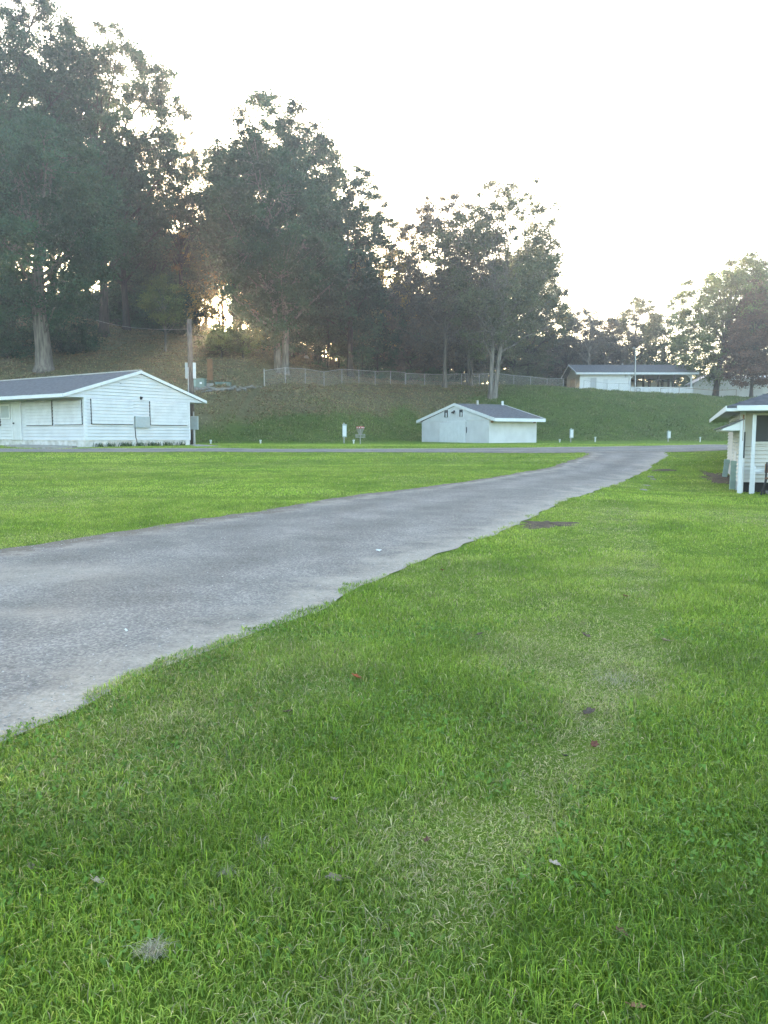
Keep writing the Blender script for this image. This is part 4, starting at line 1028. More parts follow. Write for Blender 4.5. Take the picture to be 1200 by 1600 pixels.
def brown_panel():
    a = W(329, 604, 70.5); z0 = float(gz(a[0], a[1])); zt = W(329, 561, 70.5)[2]-z0; zm = W(329, 594, 70.5)[2]-z0
    e = empty('panel_board', (a[0], a[1], z0), 'tall narrow brown wooden panel standing on short legs on the crest', 'board')
    MB().box((-.27, -.04, zm), (.22, .04, zt)).build('board', M['brown'], e)
    for x in (-.18, .13): MB().box((x-.04, .041, -.3), (x+.04, .12, zt-.2)).build('leg', M['polewood'], e)
    MB().box((-.30, -.25, -.2), (.25, .25, .25)).build('footing', M['conc'], e)
brown_panel()
for k, (px, py, d) in enumerate(((478.5, 567.5, 112), (499, 568.5, 113))):
    a = W(px, py, d); z0 = float(gz(a[0], a[1])); h = W(px, 561.5, d)[2]-z0; h = max(h, .55); w = .34
    o = MB(); pts = [(-w, 0, -.3), (w, 0, -.3)]+[(w*math.cos(t), 0, h-w+w*math.sin(t)) for t in np.linspace(0, math.pi, 14)]
    e = empty('headstone', (a[0], a[1], z0), ('white rounded headstone, the left one of the pair under the trees', 'white rounded headstone, the right one of the pair under the trees')[k], 'headstone', 'pair of white headstones', rz=.15*k)
    MB().prism(pts, (0, .16, 0)).build('stone', M['white2'], e, bevel=.02); MB().box((-w-.1, -.1, -.3), (w+.1, .26, .08)).build('plinth', M['conc'], e)
# dry stones along the crest edge
rs = np.random.default_rng(5)
sm_ = []
for k in range(26):
    px = 300+k*4.3; yy_ = np.arange(64, 84, .1); y = yy_[np.argmin(abs(yy_-np.interp((px-600)/1200*yy_, BX, BC)))]+rs.uniform(-.7, .3); x = (px-600)/1200*y; z = float(gz(x, y)); n = 8
    m_ = MB(); rx, ry, rz_ = rs.uniform(.25, .5), rs.uniform(.2, .35), rs.uniform(.10, .22); V = []; F_ = []
    for j in range(5):
        ph = -math.pi/2+math.pi*j/4
        for q in range(n):
            t = 2*math.pi*q/n; s = rs.uniform(.8, 1.15); V.append((rx*s*math.cos(ph)*math.cos(t), ry*s*math.cos(ph)*math.sin(t), rz_*s*math.sin(ph)))
    for j in range(4):
        for q in range(n): F_.append((j*n+q, j*n+(q+1) % n, (j+1)*n+(q+1) % n, (j+1)*n+q))
    o = m_.add(V, F_).build('edge_stone', M['stone']); o.location = (x, y, z+.03); o.rotation_euler = (rs.uniform(-.2, .2), rs.uniform(-.2, .2), rs.uniform(0, 3))
    tag(o, 'rough grey stone in the broken edging of the crest between boxes and fence', 'stone', 'rough stones edging the crest')

def fence(points, h, label, name='chain_link_fence', mesh=True, rail=True, m='galv', pr=.035, first_big=True, cell=.17, wr=.0045, mid=None):
    P0 = points[0]; e = empty(name, (P0[0], P0[1], float(gz(P0[0], P0[1]))), label, 'fence'); o0 = np.array([P0[0], P0[1], float(gz(P0[0], P0[1]))])
    T = []
    for k, (x, y) in enumerate(points):
        z = float(gz(x, y)); b = np.array([x, y, z])-o0; hh = h+(.15 if k == 0 and first_big else 0); T.append(b)
        MB().tube([b+[0, 0, -.4], b+[0, 0, hh]], pr*(1.6 if k == 0 and first_big else 1), 8).build('post', M[m], e)
    rl = MB(); rl.tube([b+[0, 0, h-.03] for b in T], .026, 6)
    if mid: rl.tube([b+[0, 0, mid] for b in T], .02, 6)
    if rail: rl.build('rail', M[m], e)
    if mesh:
        V = []; F_ = []
        for A, B in zip(T[:-1], T[1:]):
            L_ = np.linalg.norm((B-A)[:2]); d = (B-A)/L_
            nd = np.array([-d[1], d[0], 0])
            for s in (1, -1):
                t0 = -h
                while t0 < L_+h:
                    a0, a1 = t0, t0+s*(h-.06)
                    z0, z1 = .03, h-.03
                    # clip to the bay
                    q = [(a0, z0), (a1, z1)]
                    lo, hi = 0., 1.
                    if a1 != a0:
                        ta, tb_ = (0-a0)/(a1-a0), (L_-a0)/(a1-a0); ta, tb_ = min(ta, tb_), max(ta, tb_); lo, hi = max(lo, ta), min(hi, tb_)
                    if hi-lo > .02:
                        p = [A+d*(a0+(a1-a0)*t)+np.array([0, 0, z0+(z1-z0)*t]) for t in (lo, hi)]
                        w_ = np.array([d[0]*wr*.7, d[1]*wr*.7, -s*wr*.7]); n0 = len(V)
                        V += [p[0]-w_, p[0]+w_, p[1]+w_, p[1]-w_]; F_.append((n0, n0+1, n0+2, n0+3))
                    t0 += cell
        np_mesh('chain_mesh', np.array(V), [np.array(F_)], M[m], parent=e)
def line(a, b, n): return [(a[0]+(b[0]-a[0])*t, a[1]+(b[1]-a[1])*t) for t in np.linspace(0, 1, n)]
fa_ = W(413, 603, 80.5); fb_ = W(633, 601, 99)
fence(line(fa_, fb_, 9), 1.65, 'silver chain link fence with a thick end post along the crest, left part')
fc_ = W(880, 606, 108)
fence(line((fb_[0]+.1, fb_[1]+.05), fc_, 10), 1.55, 'dull chain link fence behind the tree trunks, running on to the pavilion', first_big=False, m='galv')
fd_ = W(912, 613, 105.5); fe_ = W(985, 615, 105)
fence(line(fd_, fe_, 5), 1.35, 'low chain link fence in front of the closed half of the pavilion', first_big=False, mesh=True, cell=.3)
fence([tuple(W(p, q, 104)[:2]) for p, q in ((1032, 615), (1061, 615), (1117, 620), (1150, 622))], 1.0, 'thin wire fence with leaning posts below the white hall', first_big=False, mesh=False, m='brown', pr=.03)
def lamp_post():
    a = W(992.5, 615, 105.5); z0 = float(gz(a[0], a[1])); H = W(990.5, 545, 105.5)[2]-z0
    e = empty('lamp_post', (a[0], a[1], z0), 'thin leaning metal lamp post in front of the pavilion', 'lamp post')
    MB().tube([(0, 0, -.3), (-.15, 0, H)], [.10, .07], 8).build('pole', M['galv'], e); MB().tube([(-.15, 0, H), (-.5, -.3, H+.1)], [.07, .16], 8).build('lamp_head', M['galv'], e)
lamp_post()

# ---------------------------------------------------------------- trees
def limb_path(p0, p1, bow, n=5, r=None):
    p0, p1 = Vector(p0), Vector(p1); out = []
    for t in np.linspace(0, 1, n):
        p = p0.lerp(p1, t); p.z += bow*math.sin(t*math.pi*.5)*0+bow*4*t*(1-t)*.5
        j = (p1-p0).length*.035
        if 0 < t < 1: p += Vector((r.uniform(-j, j), r.uniform(-j, j), r.uniform(-j, j)))
        out.append(p)
    return out
def tree(name, label, px, d, top, hw, cb, leaf, seed, tr=.35, bark='bark_dark', ncl=110, nleaf=110, ls=.17, group=None, spread=1.0, lean=(0, 0), clr=None, conical=0, base=None, trunks=1, bare=False, cat='tree', var=.5, hollow=.45, yell=0.0):
    r = np.random.default_rng(seed); ncl0 = ncl
    if not bare: ncl = int(ncl*1.75)
    x, y = (px-600)/1200*d, d
    if base: x, y = base
    z0 = float(gz(x, y)); H = W(600, top, d)[2]-z0
    e = empty(name, (x, y, z0-.1), label, cat, group)
    cz0 = H*cb; ch = H-cz0; cm = cz0+ch*.5
    ph = r.uniform(0, 6.28, 8)
    def env(u):   # envelope scale by direction
        a = math.atan2(u[1], u[0]); f = 1+.16*math.sin(2*a+ph[0])+.12*math.sin(3*a+ph[1]+u[2]*3)+.12*math.sin(5*u[2]+ph[2]+a)+.08*math.sin(7*u[2]+4*a+ph[3])
        return f
    C = []
    tries = 0
    while len(C) < ncl:
        u = r.normal(size=3); u /= np.linalg.norm(u); rad = (hollow+(1-hollow)*r.uniform()**.42)
        f = env(u)*rad
        p = np.array([u[0]*hw*f, u[1]*hw*f*spread, u[2]*ch*.5*min(f, 1.02)])
        if conical: s = 1-conical*(p[2]/(ch*.5)+1)/2; p[0] *= s; p[1] *= s
        q = np.array([p[0]+lean[0]*(p[2]/ch+.5), p[1]+lean[1]*(p[2]/ch+.5), p[2]+cm])
        if any(np.linalg.norm(q-c) < hw*.10 for c in C[-25:]) and tries < 2000: tries += 1; continue
        C.append(q)
    C = np.array(C)
    # trunk and limbs
    tb = MB()
    forks = []
    for k in range(trunks):
        ox = (k-(trunks-1)/2)*tr*1.5
        topx = ox*3+lean[0]*.6+r.uniform(-.3, .3); th = H*(.80 if trunks == 1 else .72)
        hs = [0, .012, .04, .12, .3, .55, .8, 1]; pts = []
        for h_ in hs: pts.append((ox+(topx-ox)*h_+.25*math.sin(h_*7+ph[4]+k)*min(h_*3, 1)*tr*1.2, lean[1]*.6*h_+.2*math.sin(h_*6+ph[5]+k)*min(h_*3, 1)*tr, th*h_-.35*(h_ == 0)))
        rads = [tr*1.75, tr*1.45, tr*1.15, tr, tr*.86, tr*.62, tr*.36, tr*.12]
        if trunks > 1: rads = [q*.8 for q in rads]
        tb.tube(pts, rads, 12)
        forks.append((pts, rads, hs))
    def on_trunk(hf, k):
        pts, rads, hs = forks[k]; return (Vector([np.interp(hf, hs, [p[j] for p in pts]) for j in range(3)]), float(np.interp(hf, hs, rads)))
    nl = min(len(C), 32 if not bare else 34)
    order = r.permutation(len(C))[:nl]
    ends = []
    for idx in order:
        c = C[idx]; k = int(r.integers(trunks)); hz = max(.18, min(.97, (c[2]/(H*.8))*r.uniform(.5, .85)))
        hz = max(hz, cb*.9)
        p, rr_ = on_trunk(hz, k); L_ = (Vector(c)-p).length
        r0 = min(rr_*.65, .02*L_+.03); path = limb_path(p, c, L_*.10*r.uniform(-.4, 1), 6, r)
        tb.tube(path, [r0*(1-.8*t) for t in np.linspace(0, 1, 6)], 6, cap=False)
        for q in (2, 3, 4):
            ends.append((path[q], r0*(1-.16*q)))
    # secondary branches reaching other clusters
    for j, c in enumerate(C):
        if j in order: continue
        dd = [(Vector(c)-p).length for p, _ in ends]; b = int(np.argmin(dd)); 
        path = limb_path(ends[b][0], c, .1, 4, r); r0 = min(ends[b][1]*.6, .06)
        tb.tube(path, [r0*(1-.75*t) for t in np.linspace(0, 1, 4)], 4, cap=False)
    if bare:
        for c in C:
            for _ in range(5):
                v = Vector(r.normal(size=3)); v.z = abs(v.z)+.6; v = v.normalized()*r.uniform(.6, 1.5); tb.tube([Vector(c), Vector(c)+v*.5+Vector(r.normal(size=3))*.08, Vector(c)+v], [.018, .013, .006], 4, cap=False)
    tb.build('trunk', M[bark], e, smooth=True)
    # leaves: clusters of small sprays
    n = int(nleaf*len(C)*(2.5 if ncl0 > 60 else 2.2))
    if n == 0: return e
    ci = r.integers(0, len(C), n); cr = hw*.17*(110/max(ncl0, 40))**.33*.86+.28
    crad = cr*1.15*r.uniform(.65, 1.35, len(C))
    u = r.normal(size=(n, 3)); u /= np.linalg.norm(u, axis=1)[:, None]; rad = np.minimum(np.abs(r.normal(0, .62, n)), 1.7)
    sq = r.uniform(.7, 1.35, (len(C), 3))[ci]; off = u*(rad*crad[ci])[:, None]*sq; off[:, 2] *= .68
    P = C[ci]+off
    s = ls*.72*r.uniform(.6, 1.4, n)
    n1 = r.normal(size=(n, 3)); n1 /= np.linalg.norm(n1, axis=1)[:, None]
    t = r.normal(size=(n, 3)); t -= n1*(t*n1).sum(1)[:, None]; t /= np.linalg.norm(t, axis=1)[:, None]
    b = np.cross(n1, t)
    V = np.empty((n, 6, 3))
    # ragged six-cornered spray with a slight fold
    shp = [(-1, 0, 0), (-.35, .55, .12), (.25, .40, .10), (1, .12, 0), (.35, -.5, .14), (-.4, -.42, .1)]
    for q, (a_, b_, c_) in enumerate(shp):
        ja = 1+r.normal(0, .18, n)
        V[:, q] = P+t*(s*a_*ja)[:, None]+b*(s*b_*ja)[:, None]+n1*(s*c_)[:, None]
    F_ = np.arange(n)[:, None]*6+np.arange(6)[None]
    lc = np.array(leaf)[None]
    tint = r.uniform(1-var, 1+var, len(C))[ci][:, None]*r.uniform(.75, 1.3, (n, 1))
    col = lc*tint
    if yell > 0:
        yc = np.array([.26, .17, .04])[None]; m_ = (r.uniform(0, 1, len(C)) < yell)[ci][:, None]|(r.uniform(0, 1, (n, 1)) < yell*.3)
        col = np.where(m_, yc*tint, col)
    col = col*(1+np.array([.12, 0, -.1])[None]*r.normal(size=(n, 1)))
    np_mesh('crown', V.reshape(-1, 3), [F_], M['leaf'], parent=e, attrs={'col': np.clip(np.repeat(col, 6, axis=0), .004, .6)})
    return e
GR = (.062, .12, .048); DG = (.040, .092, .045); OL = (.105, .125, .058); BR = (.125, .11, .08); YG = (.13, .175, .055); GO = (.36, .25, .06)
# the row along the hillside, left to right
T = [
 # name, label, px, d, top, hw, cb, leaf, seed, kwargs
 ('oak_tree', 'huge dark oak with a thick grey flared trunk, standing on the hillside at far left', 76, 72, 185, 8.2, .19, DG, 1, dict(tr=.70, bark='bark_grey', ncl=190, nleaf=150, lean=(-.5, 0))),
 ('oak_tree', 'tallest dark green tree at the top left corner, rising behind the great oak', 22, 88, -40, 9.0, .30, DG, 2, dict(tr=.6, ncl=250, nleaf=120, ls=.19)),
 ('oak_tree', 'tall dark tree with a ragged stepped crown right of the top left corner', 170, 92, 42, 8.2, .28, DG, 3, dict(tr=.5, ncl=230, nleaf=115, ls=.19, lean=(1.0, 0))),
 ('slender_tree', 'thin-topped yellowing tree in the dip between the two tallest dark crowns', 290, 104, 198, 5.0, .30, OL, 4, dict(tr=.3, ncl=85, nleaf=70, yell=.25)),
 ('oak_tree', 'broad dark tree over the left end of the fence, its pale trunk flared', 442, 90, 158, 8.6, .10, DG, 5, dict(lean=(-.6, 0), tr=.50, bark='bark_pale', ncl=270, nleaf=125, ls=.19, trunks=2)),
 ('oak_tree', 'dark tree whose round crown forms the right shoulder of the broad dark tree', 548, 100, 262, 6.0, .22, DG, 6, dict(tr=.35, ncl=110, nleaf=110, ls=.19)),
 ('slender_tree', 'golden yellow tree glowing between the dark crown and the brown grey crowns', 590, 108, 335, 5.0, .18, GO, 7, dict(tr=.25, ncl=70, nleaf=80)),
 ('slender_tree', 'brown grey tree with a thin upright trunk behind the middle of the fence', 694, 98, 305, 6.6, .18, BR, 8, dict(tr=.25, ncl=120, nleaf=90, bark='bark_grey', var=.25)),
 ('airy_tree', 'tall airy pale green tree with a pale double trunk in front of the fence', 768, 93, 284, 8.6, .20, OL, 9, dict(tr=.34, bark='bark_pale', ncl=210, nleaf=72, trunks=2, ls=.15, lean=(1.5, 0), hollow=.3)),
 ('slender_tree', 'thin brownish tree with two slim stems left of the pale double trunk', 733, 101, 330, 4.6, .2, BR, 10, dict(tr=.2, ncl=90, nleaf=90, bark='bark_grey', trunks=2)),
 ('slender_tree', 'dull green tree with a russet top standing left of the pavilion roof', 822, 118, 385, 4.6, .22, OL, 11, dict(tr=.25, ncl=110, nleaf=100, yell=.12)),
 ('bare_tree', 'nearly bare grey tree rising above the thicket left of the pavilion', 914, 118, 446, 3.6, .3, BR, 12, dict(tr=.2, ncl=34, nleaf=6, bare=True, bark='bark_grey')),
 ('slender_tree', 'open crowned tree right behind the middle of the pavilion roof', 985, 132, 466, 5.2, .26, OL, 13, dict(tr=.28, ncl=80, nleaf=85)),
 ('slender_tree', 'rounded grey green tree behind the right half of the pavilion roof', 1030, 134, 470, 4.6, .22, GR, 14, dict(tr=.28, ncl=75, nleaf=85)),
 ('maple_tree', 'large bright green maple with an airy crown between pavilion and hall', 1112, 113, 398, 7.6, .16, YG, 15, dict(tr=.42, bark='bark_dark', ncl=190, nleaf=95, lean=(3.2, 0), hollow=.35, ls=.18)),
 ('conical_tree', 'dark pointed tree with a red tinge in front of the white hall', 1168, 106, 440, 4.3, .10, (.15, .085, .06), 16, dict(tr=.22, ncl=110, nleaf=110, conical=.6)),
 ('maple_tree', 'large green tree mostly cut off by the right edge of the photo', 1232, 118, 402, 7.0, .18, GR, 17, dict(tr=.35, ncl=110, nleaf=90)),
 ('oak_tree', 'low spreading dark tree at the left edge below the great oak', -20, 78, 330, 6.5, .02, DG, 18, dict(tr=.3, ncl=110, nleaf=120)),
 ('oak_tree', 'dark tree filling the gap right of the great oak, above the sunlit gap', 205, 98, 235, 7.0, .32, DG, 19, dict(tr=.4, ncl=130, nleaf=110)),
 ('oak_tree', 'dark tree with hanging branches left of the broad dark tree', 372, 98, 215, 5.6, .42, DG, 20, dict(tr=.35, ncl=110, nleaf=110)),
 ('slender_tree', 'small pale stemmed sapling on the slope left of the utility pole', 264, 86, 430, 2.4, .35, YG, 21, dict(tr=.12, ncl=36, nleaf=60, bark='bark_pale', ls=.13)),
 ('slender_tree', 'small yellow green sapling low under the setting sun', 350, 84, 505, 2.3, .22, YG, 22, dict(tr=.09, ncl=34, nleaf=60, ls=.12)),
 ('slender_tree', 'second yellow green sapling, just right of the one under the sun', 383, 85, 507, 2.3, .25, YG, 23, dict(tr=.09, ncl=34, nleaf=60, ls=.12)),
 ('slender_tree', 'brown green tree behind the fence between the golden tree and the grey brown one', 640, 112, 352, 5.2, .08, OL, 24, dict(tr=.25, ncl=100, nleaf=100, yell=.15)),
 ('slender_tree', 'dim green tree behind the airy tree, above the right end of the long fence', 800, 118, 372, 6.2, .08, OL, 25, dict(tr=.25, ncl=110, nleaf=100)),
 ('slender_tree', 'low dark green tree close behind the left end of the pavilion roof', 882, 126, 478, 5.0, .03, BR, 26, dict(tr=.22, ncl=90, nleaf=100)),
 ('slender_tree', 'low brownish tree behind the left third of the pavilion roof', 940, 128, 496, 5.0, .03, BR, 27, dict(tr=.22, ncl=90, nleaf=100)),
 ('slender_tree', 'thin golden leaved tree added before the setting sun to colour its gap like sun glow', 348, 101, 432, 4.8, .02, GO, 29, dict(tr=.12, ncl=60, nleaf=26, ls=.16, hollow=.1)),  # added tree: its gold leaves stand in for sun glow in the gap
 ('oak_tree', 'dark tree filling in behind the two tallest crowns of the top left corner', 95, 104, 60, 8.5, .3, DG, 31, dict(tr=.4, ncl=150, nleaf=90, ls=.22)),
 ('oak_tree', 'dark tree filling in behind the broad dark tree over the fence', 455, 108, 215, 7.5, .3, DG, 32, dict(tr=.4, ncl=130, nleaf=90, ls=.22)),
 ('oak_tree', 'dark leaning tree behind the golden tree with yellow light beneath it', 500, 108, 330, 6.5, .16, DG, 28, dict(tr=.35, ncl=110, nleaf=110)),
]
for (nm, lb, px, d, top, hw, cb, leaf, seed, kw) in T:
    tree(nm, lb, px, d, top, hw, cb, leaf, seed, group='trees along the hillside', **kw)
# dense wood farther back: each a tree of its own
ws = np.random.default_rng(99)
k = 0
WOOD = 'trees of the dense wood behind the front row'
for row, (d0, step, p0, p1) in enumerate(((112, 46, -60, 900), (124, 44, -40, 880), (138, 50, -60, 900), (152, 60, -60, 1240))):
    px = p0
    while px < p1:
        d = d0+ws.uniform(-4, 4); sky = np.interp(px, [-100, 100, 230, 290, 350, 520, 600, 640, 760, 870, 900, 1250], [120, 170, 260, 330, 280, 330, 400, 410, 380, 460, 510, 515])
        top = sky+ws.uniform(20, 90)+row*8
        sun_gap = (296 < px < 392); left_gap = 60 < px < 200
        cb = ws.uniform(.22, .42) if px < 560 else ws.uniform(.02, .15)
        if px > 640: leaf = [OL, BR, GR][ws.integers(3)]
        else: leaf = [DG, DG, GR][ws.integers(3)]
        if row < 2 and px > 770: px += step; continue
        if row == 3 and (sun_gap): px += step*.5; continue
        if sun_gap: cb = .50
        if left_gap and row >= 1: px += step*.7; continue
        if left_gap: cb = .50
        side = 'left' if px < 420 else ('middle' if px < 700 else 'right')
        lb = {'left': 'slim dark woodland tree standing in the dense wood behind the hillside oaks',
              'middle': 'shadowy woodland tree standing behind the middle of the chain link fence',
              'right': 'dim brownish woodland tree standing behind the pavilion side of the row'}[side]
        tree('woodland_tree', lb, px, d, top, ws.uniform(4.5, 6.2), cb, leaf, 300+k, tr=ws.uniform(.14, .26), ncl=60, nleaf=85, ls=.24, group='woodland trees on the '+side, bark='bark_dark', hollow=.2)
        k += 1; px += step*ws.uniform(.75, 1.25)
US = np.random.default_rng(12)
px = 150; kk = 0
while px < 600:
    d = US.uniform(100, 120)
    if not (300 < px < 386):
        tp = US.uniform(400, 455) if px > 200 else 455
        tree('young_tree', 'young leafy tree filling the shade between the tall trunks under the oaks', px, d, tp, US.uniform(2.8, 3.8), .04, [DG, GR, OL][US.integers(3)], 500+kk, tr=.09, ncl=46, nleaf=70, ls=.2, group='young trees under the oaks', hollow=.1)
    kk += 1; px += US.uniform(16, 26)
# undergrowth: bushes along the back of the plateau and under the trees
def bush(px, d, top, hw, leaf, seed, lb, ncl=30, nleaf=90, ls=.12):
    r = np.random.default_rng(seed); x, y = (px-600)/1200*d, d; z0 = float(gz(x, y)); H = max(W(600, top, d)[2]-z0, .6)
    return tree('bush', lb, px, d, top, hw, .0, leaf, seed, tr=.05, ncl=ncl, nleaf=nleaf, ls=ls, cat='bush', group='bushes of the undergrowth', hollow=.1, spread=.7)
bs = np.random.default_rng(44)
BL = [(20, 76, 505, 3.4, DG, 'dark bush at the foot of the great oak, left of its trunk'), (118, 80, 500, 3.2, DG, 'dark bush right of the great oak trunk on the slope'),
 (575, 106, 578, 2.6, GR, 'low green bramble bush behind the fence, leftmost of the row'), (610, 108, 576, 3.0, GR, 'low green bramble bush, second from the left behind the fence'),
 (650, 110, 574, 3.2, GR, 'rounded green bramble bush behind the middle fence posts'), (690, 112, 578, 3.2, GR, 'green bramble bush left of the pale double trunk'),
 (730, 113, 580, 3.0, OL, 'dull bramble bush directly behind the two slim stems'), (790, 114, 578, 3.2, OL, 'dull bush right of the pale double trunk, behind the fence'),
 (815, 118, 572, 2.4, OL, 'dull bush behind the fence near the left end of the pavilion'),
 (560, 124, 540, 4.5, DG, 'black green thicket bush behind the headstones and yellow leaves'), (600, 126, 535, 4.5, DG, 'black green thicket bush below the golden tree'),
 (645, 128, 540, 4.6, DG, 'dark thicket bush in the shade behind the bramble row'), (455, 116, 545, 3.4, DG, 'dark bush left of the headstones behind the flared pale trunk'),
 (240, 104, 512, 4.0, DG, 'dark bush on the shaded slope left of the utility pole'), (284, 104, 520, 3.0, DG, 'dark bush on the shaded slope behind the utility pole'),
 (410, 100, 530, 3.6, DG, 'dark bush on the slope right of the saplings'), (185, 110, 500, 4.0, DG, 'dark bush at the right end of the bright gap under the oaks'),
 (960, 140, 540, 5.5, BR, 'brown thicket bush behind the pavilion roof, left of the lamp post'), (1010, 142, 545, 5.5, DG, 'dark thicket bush behind the pavilion roof, right of the lamp post'),
 (1060, 142, 548, 5.0, DG, 'dark thicket bush behind the right end of the pavilion'), (900, 138, 530, 5.5, BR, 'brown thicket bush behind the left end of the pavilion'),
 (1215, 140, 545, 6.0, DG, 'dark thicket bush behind the white hall at the right edge'),(1140, 142, 560, 5.0, DG, 'dark thicket bush behind the white hall roof')]
for k, (px, d, top, hw, leaf, lb) in enumerate(BL): bush(px, d, top, hw, leaf, 700+k, lb, ncl=34 if hw < 4 else 50, nleaf=80, ls=.14 if hw < 4 else .2)

# ---------------------------------------------------------------- dead leaves lying in the near grass, dry tufts, scraps
def dead_leaf(px, py, size, col, label, seed, curl=.5):
    c = G(px, py); r = np.random.default_rng(seed); z = float(gz(c[0], c[1]))
    # lobed outline
    n = 26; V = [(0, 0, 0)]; 
    for k in range(n):
        t = 2*math.pi*k/n; rr = .62+.30*abs(math.cos(2.5*t))*(1 if math.cos(t) > -.8 else .5)+r.uniform(-.05, .05)
        V.append((rr*math.cos(t)*1.15, rr*math.sin(t)*.8, 0))
    for k in range(n):
        a = V[1+k]; V.append((a[0]*.55, a[1]*.55, 0))
    def bend(p): x, y, _ = p; return (x*size*.5, y*size*.5, size*.5*(curl*(y*y)*1.3+curl*.6*x*x*(1 if x > 0 else .3)+.06*math.sin(9*x+3*y)))
    V2 = [bend(p) for p in V]; F_ = []
    for k in range(n):
        k2 = (k+1) % n; F_ += [(0, 1+n+k, 1+n+k2), (1+n+k, 1+k, 1+k2, 1+n+k2)]
    e = empty('dead_leaf', (c[0], c[1], z+.022), label, 'leaf', 'dead leaves lying in the near lawn', rz=r.uniform(0, 6.28)); e.rotation_euler = (r.uniform(-.35, .35), r.uniform(-.35, .35), r.uniform(0, 6.28))
    m_ = mat('dead_leaf_skin', col, .8, noise=60, amount=.4, bump=.3, bscale=90, spec=.15)
    o = MB().add(V2, F_).build('blade', m_, e, smooth=True); s = o.modifiers.new('thick', 'SOLIDIFY'); s.thickness = .0012
    MB().tube([bend((-.65, 0, 0)), (-size*.62, .002, size*.12), (-size*.8, .006, size*.1)], .0015, 5).build('stalk', m_, e)
LV = [(152, 1388, .075, (.46, .37, .30), 'pale pinkish curled dead leaf in the grass near the bottom left corner'), (523, 1382, .085, (.28, .22, .17), 'curled grey brown dead leaf lying below the centre of the near lawn'),
 (557, 1063, .095, (.34, .10, .04), 'flat rust red dead leaf in the grass a few steps from the road edge'), (450, 1118, .10, (.15, .10, .085), 'dark brown crumpled dead leaf in long grass left of the rust red one'),
 (866, 1362, .065, (.44, .37, .31), 'small pale tan dead leaf in the lower right lawn'), (667, 1324, .055, (.12, .07, .05), 'small dark brown dead leaf on the dry patch in the lower middle'),
 (928, 1172, .075, (.17, .07, .045), 'dark reddish dead leaf at the foot of the dry strip'), (920, 1120, .10, (.12, .09, .07), 'brown dead leaf in the green between dry patches, left of the red one'),
 (883, 1189, .06, (.06, .05, .055), 'nearly black small dead leaf just left of the dark reddish one'), (522, 1260, .06, (.38, .31, .24), 'thin tan dead leaf above the curled grey brown one'),
 (970, 1468, .055, (.20, .11, .07), 'small brown dead leaf among the clover at lower right'), (996, 1592, .06, (.36, .20, .12), 'orange brown dead leaf cut by the bottom edge of the photo'),
 (1040, 1006, .09, (.36, .28, .20), 'tan dead leaf right of the large dry patch'), (978, 935, .09, (.20, .10, .06), 'reddish brown dead leaf on the upper dry patch'), (915, 999, .13, (.16, .12, .09), 'brown crumpled dead leaf in the middle of the large dry patch'),
 (691, 894, .10, (.22, .10, .06), 'small brown dead leaf near the road edge in the middle distance'), (748, 996, .09, (.16, .12, .09), 'dull brown dead leaf in the open lawn left of the large dry patch'), (48, 1365, .05, (.22, .16, .13), 'small brown dead leaf almost hidden in grass at the left edge')]
for k, (px, py, s, c, lb) in enumerate(LV): dead_leaf(px, py, s*.8, c, lb, 900+k, curl=rng.uniform(.25, .8))
def tuft(px, py, rad, n, label, seed):
    c = G(px, py); r = np.random.default_rng(seed)
    x = c[0]+r.normal(0, rad*.4, n); y = c[1]+r.normal(0, rad*.4, n)
    col = np.array([.48, .45, .33])[None]*r.uniform(.5, 1.25, (n, 1))
    o = blades(x, y, r.uniform(.02, .045, n), r.uniform(.0012, .0025, n), r.uniform(.8, 1.8, n), col, 'dry_grass_tuft', M['blade'], label, 'dry grass', z=gz(x, y)+.02, kind='stuff' if n == 300 else None)
    o['group'] = 'dry grass tufts in the near lawn'
tuft(240, 1500, .05, 260, 'round tuft of dry straw coloured grass near the bottom left', 1); tuft(358, 1376, .022, 90, 'small pale dry tuft right of the pale pinkish leaf', 2)
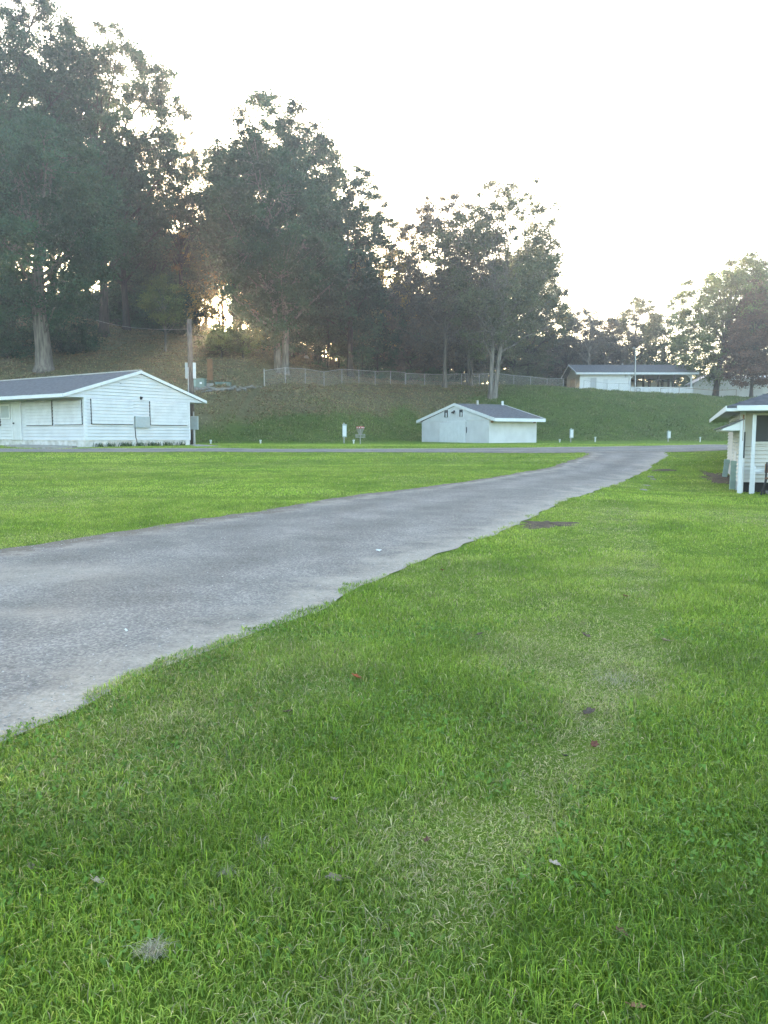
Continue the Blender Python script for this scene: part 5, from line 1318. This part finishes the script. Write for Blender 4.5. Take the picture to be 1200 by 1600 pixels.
tuft(410, 1330, .03, 60, 'wispy pale dry tuft above the small one', 3); tuft(960, 1065, .22, 300, 'pale flattened dry grass at the right end of the large dry patch', 5)
for k, (px, py, s, lb) in enumerate(((592, 863, .035, 'small white paper scrap lying on the road'), (197, 989.5, .013, 'tiny white scrap on the near part of the road'))):
    c = G(px, py); r = np.random.default_rng(50+k); V = [(s*math.cos(t)*r.uniform(.6, 1.4), s*.6*math.sin(t)*r.uniform(.6, 1.4), .02+r.uniform(-.01, .02)) for t in np.linspace(0, 5.6, 9)]
    o = MB().add(V+[(0, 0, .035)], [(i, (i+1) % 9, 9) for i in range(9)]).build('paper_scrap', M['white2']); o.location = (c[0], c[1], c[2]+.005); tag(o, lb, 'paper scrap', 'white scraps on the road')
# small weeds against the foundation of the left stand
for k in range(9):
    px = 150+k*15+(k % 3)*4; lx, _ = FS.front(px, 690); p = FS.wpt(lx, -.25); n = 60; r = np.random.default_rng(60+k)
    x = p[0]+r.normal(0, .16, n); y = p[1]+r.normal(0, .10, n)
    o = blades(x, y, r.uniform(.12, .38, n), r.uniform(.02, .04, n), r.uniform(.2, .8, n), np.array([.05, .10, .035])[None]*r.uniform(.6, 1.4, (n, 1)), 'weed_clump', M['blade'], 'leafy green weed clump growing against the pale foundation of the left stand', 'weeds', z=gz(x, y)+.02, kind=None)
    o['group'] = 'weeds along the foundation of the left stand'

# ---------------------------------------------------------------- haze volume added to stand in for lens veil and sun glow
def haze():
    hz = MB().box((-400, -40, -8), (400, 420, 90)).build('haze', None)
    m = bpy.data.materials.new('veil_haze'); m.use_nodes = True; nt = m.node_tree; nt.nodes.remove(nt.nodes['Principled BSDF'])
    pv = nt.nodes.new('ShaderNodeVolumePrincipled'); pv.inputs['Color'].default_value = (.88, .94, 1, 1); pv.inputs['Density'].default_value = HAZE; pv.inputs['Anisotropy'].default_value = .7
    nt.links.new(pv.outputs[0], nt.nodes['Material Output'].inputs['Volume'])
    hz.data.materials.append(m); tag(hz, 'thin pale haze added to lift the distant darks like lens veil', 'haze', kind='stuff')
HAZE = .0012
haze()
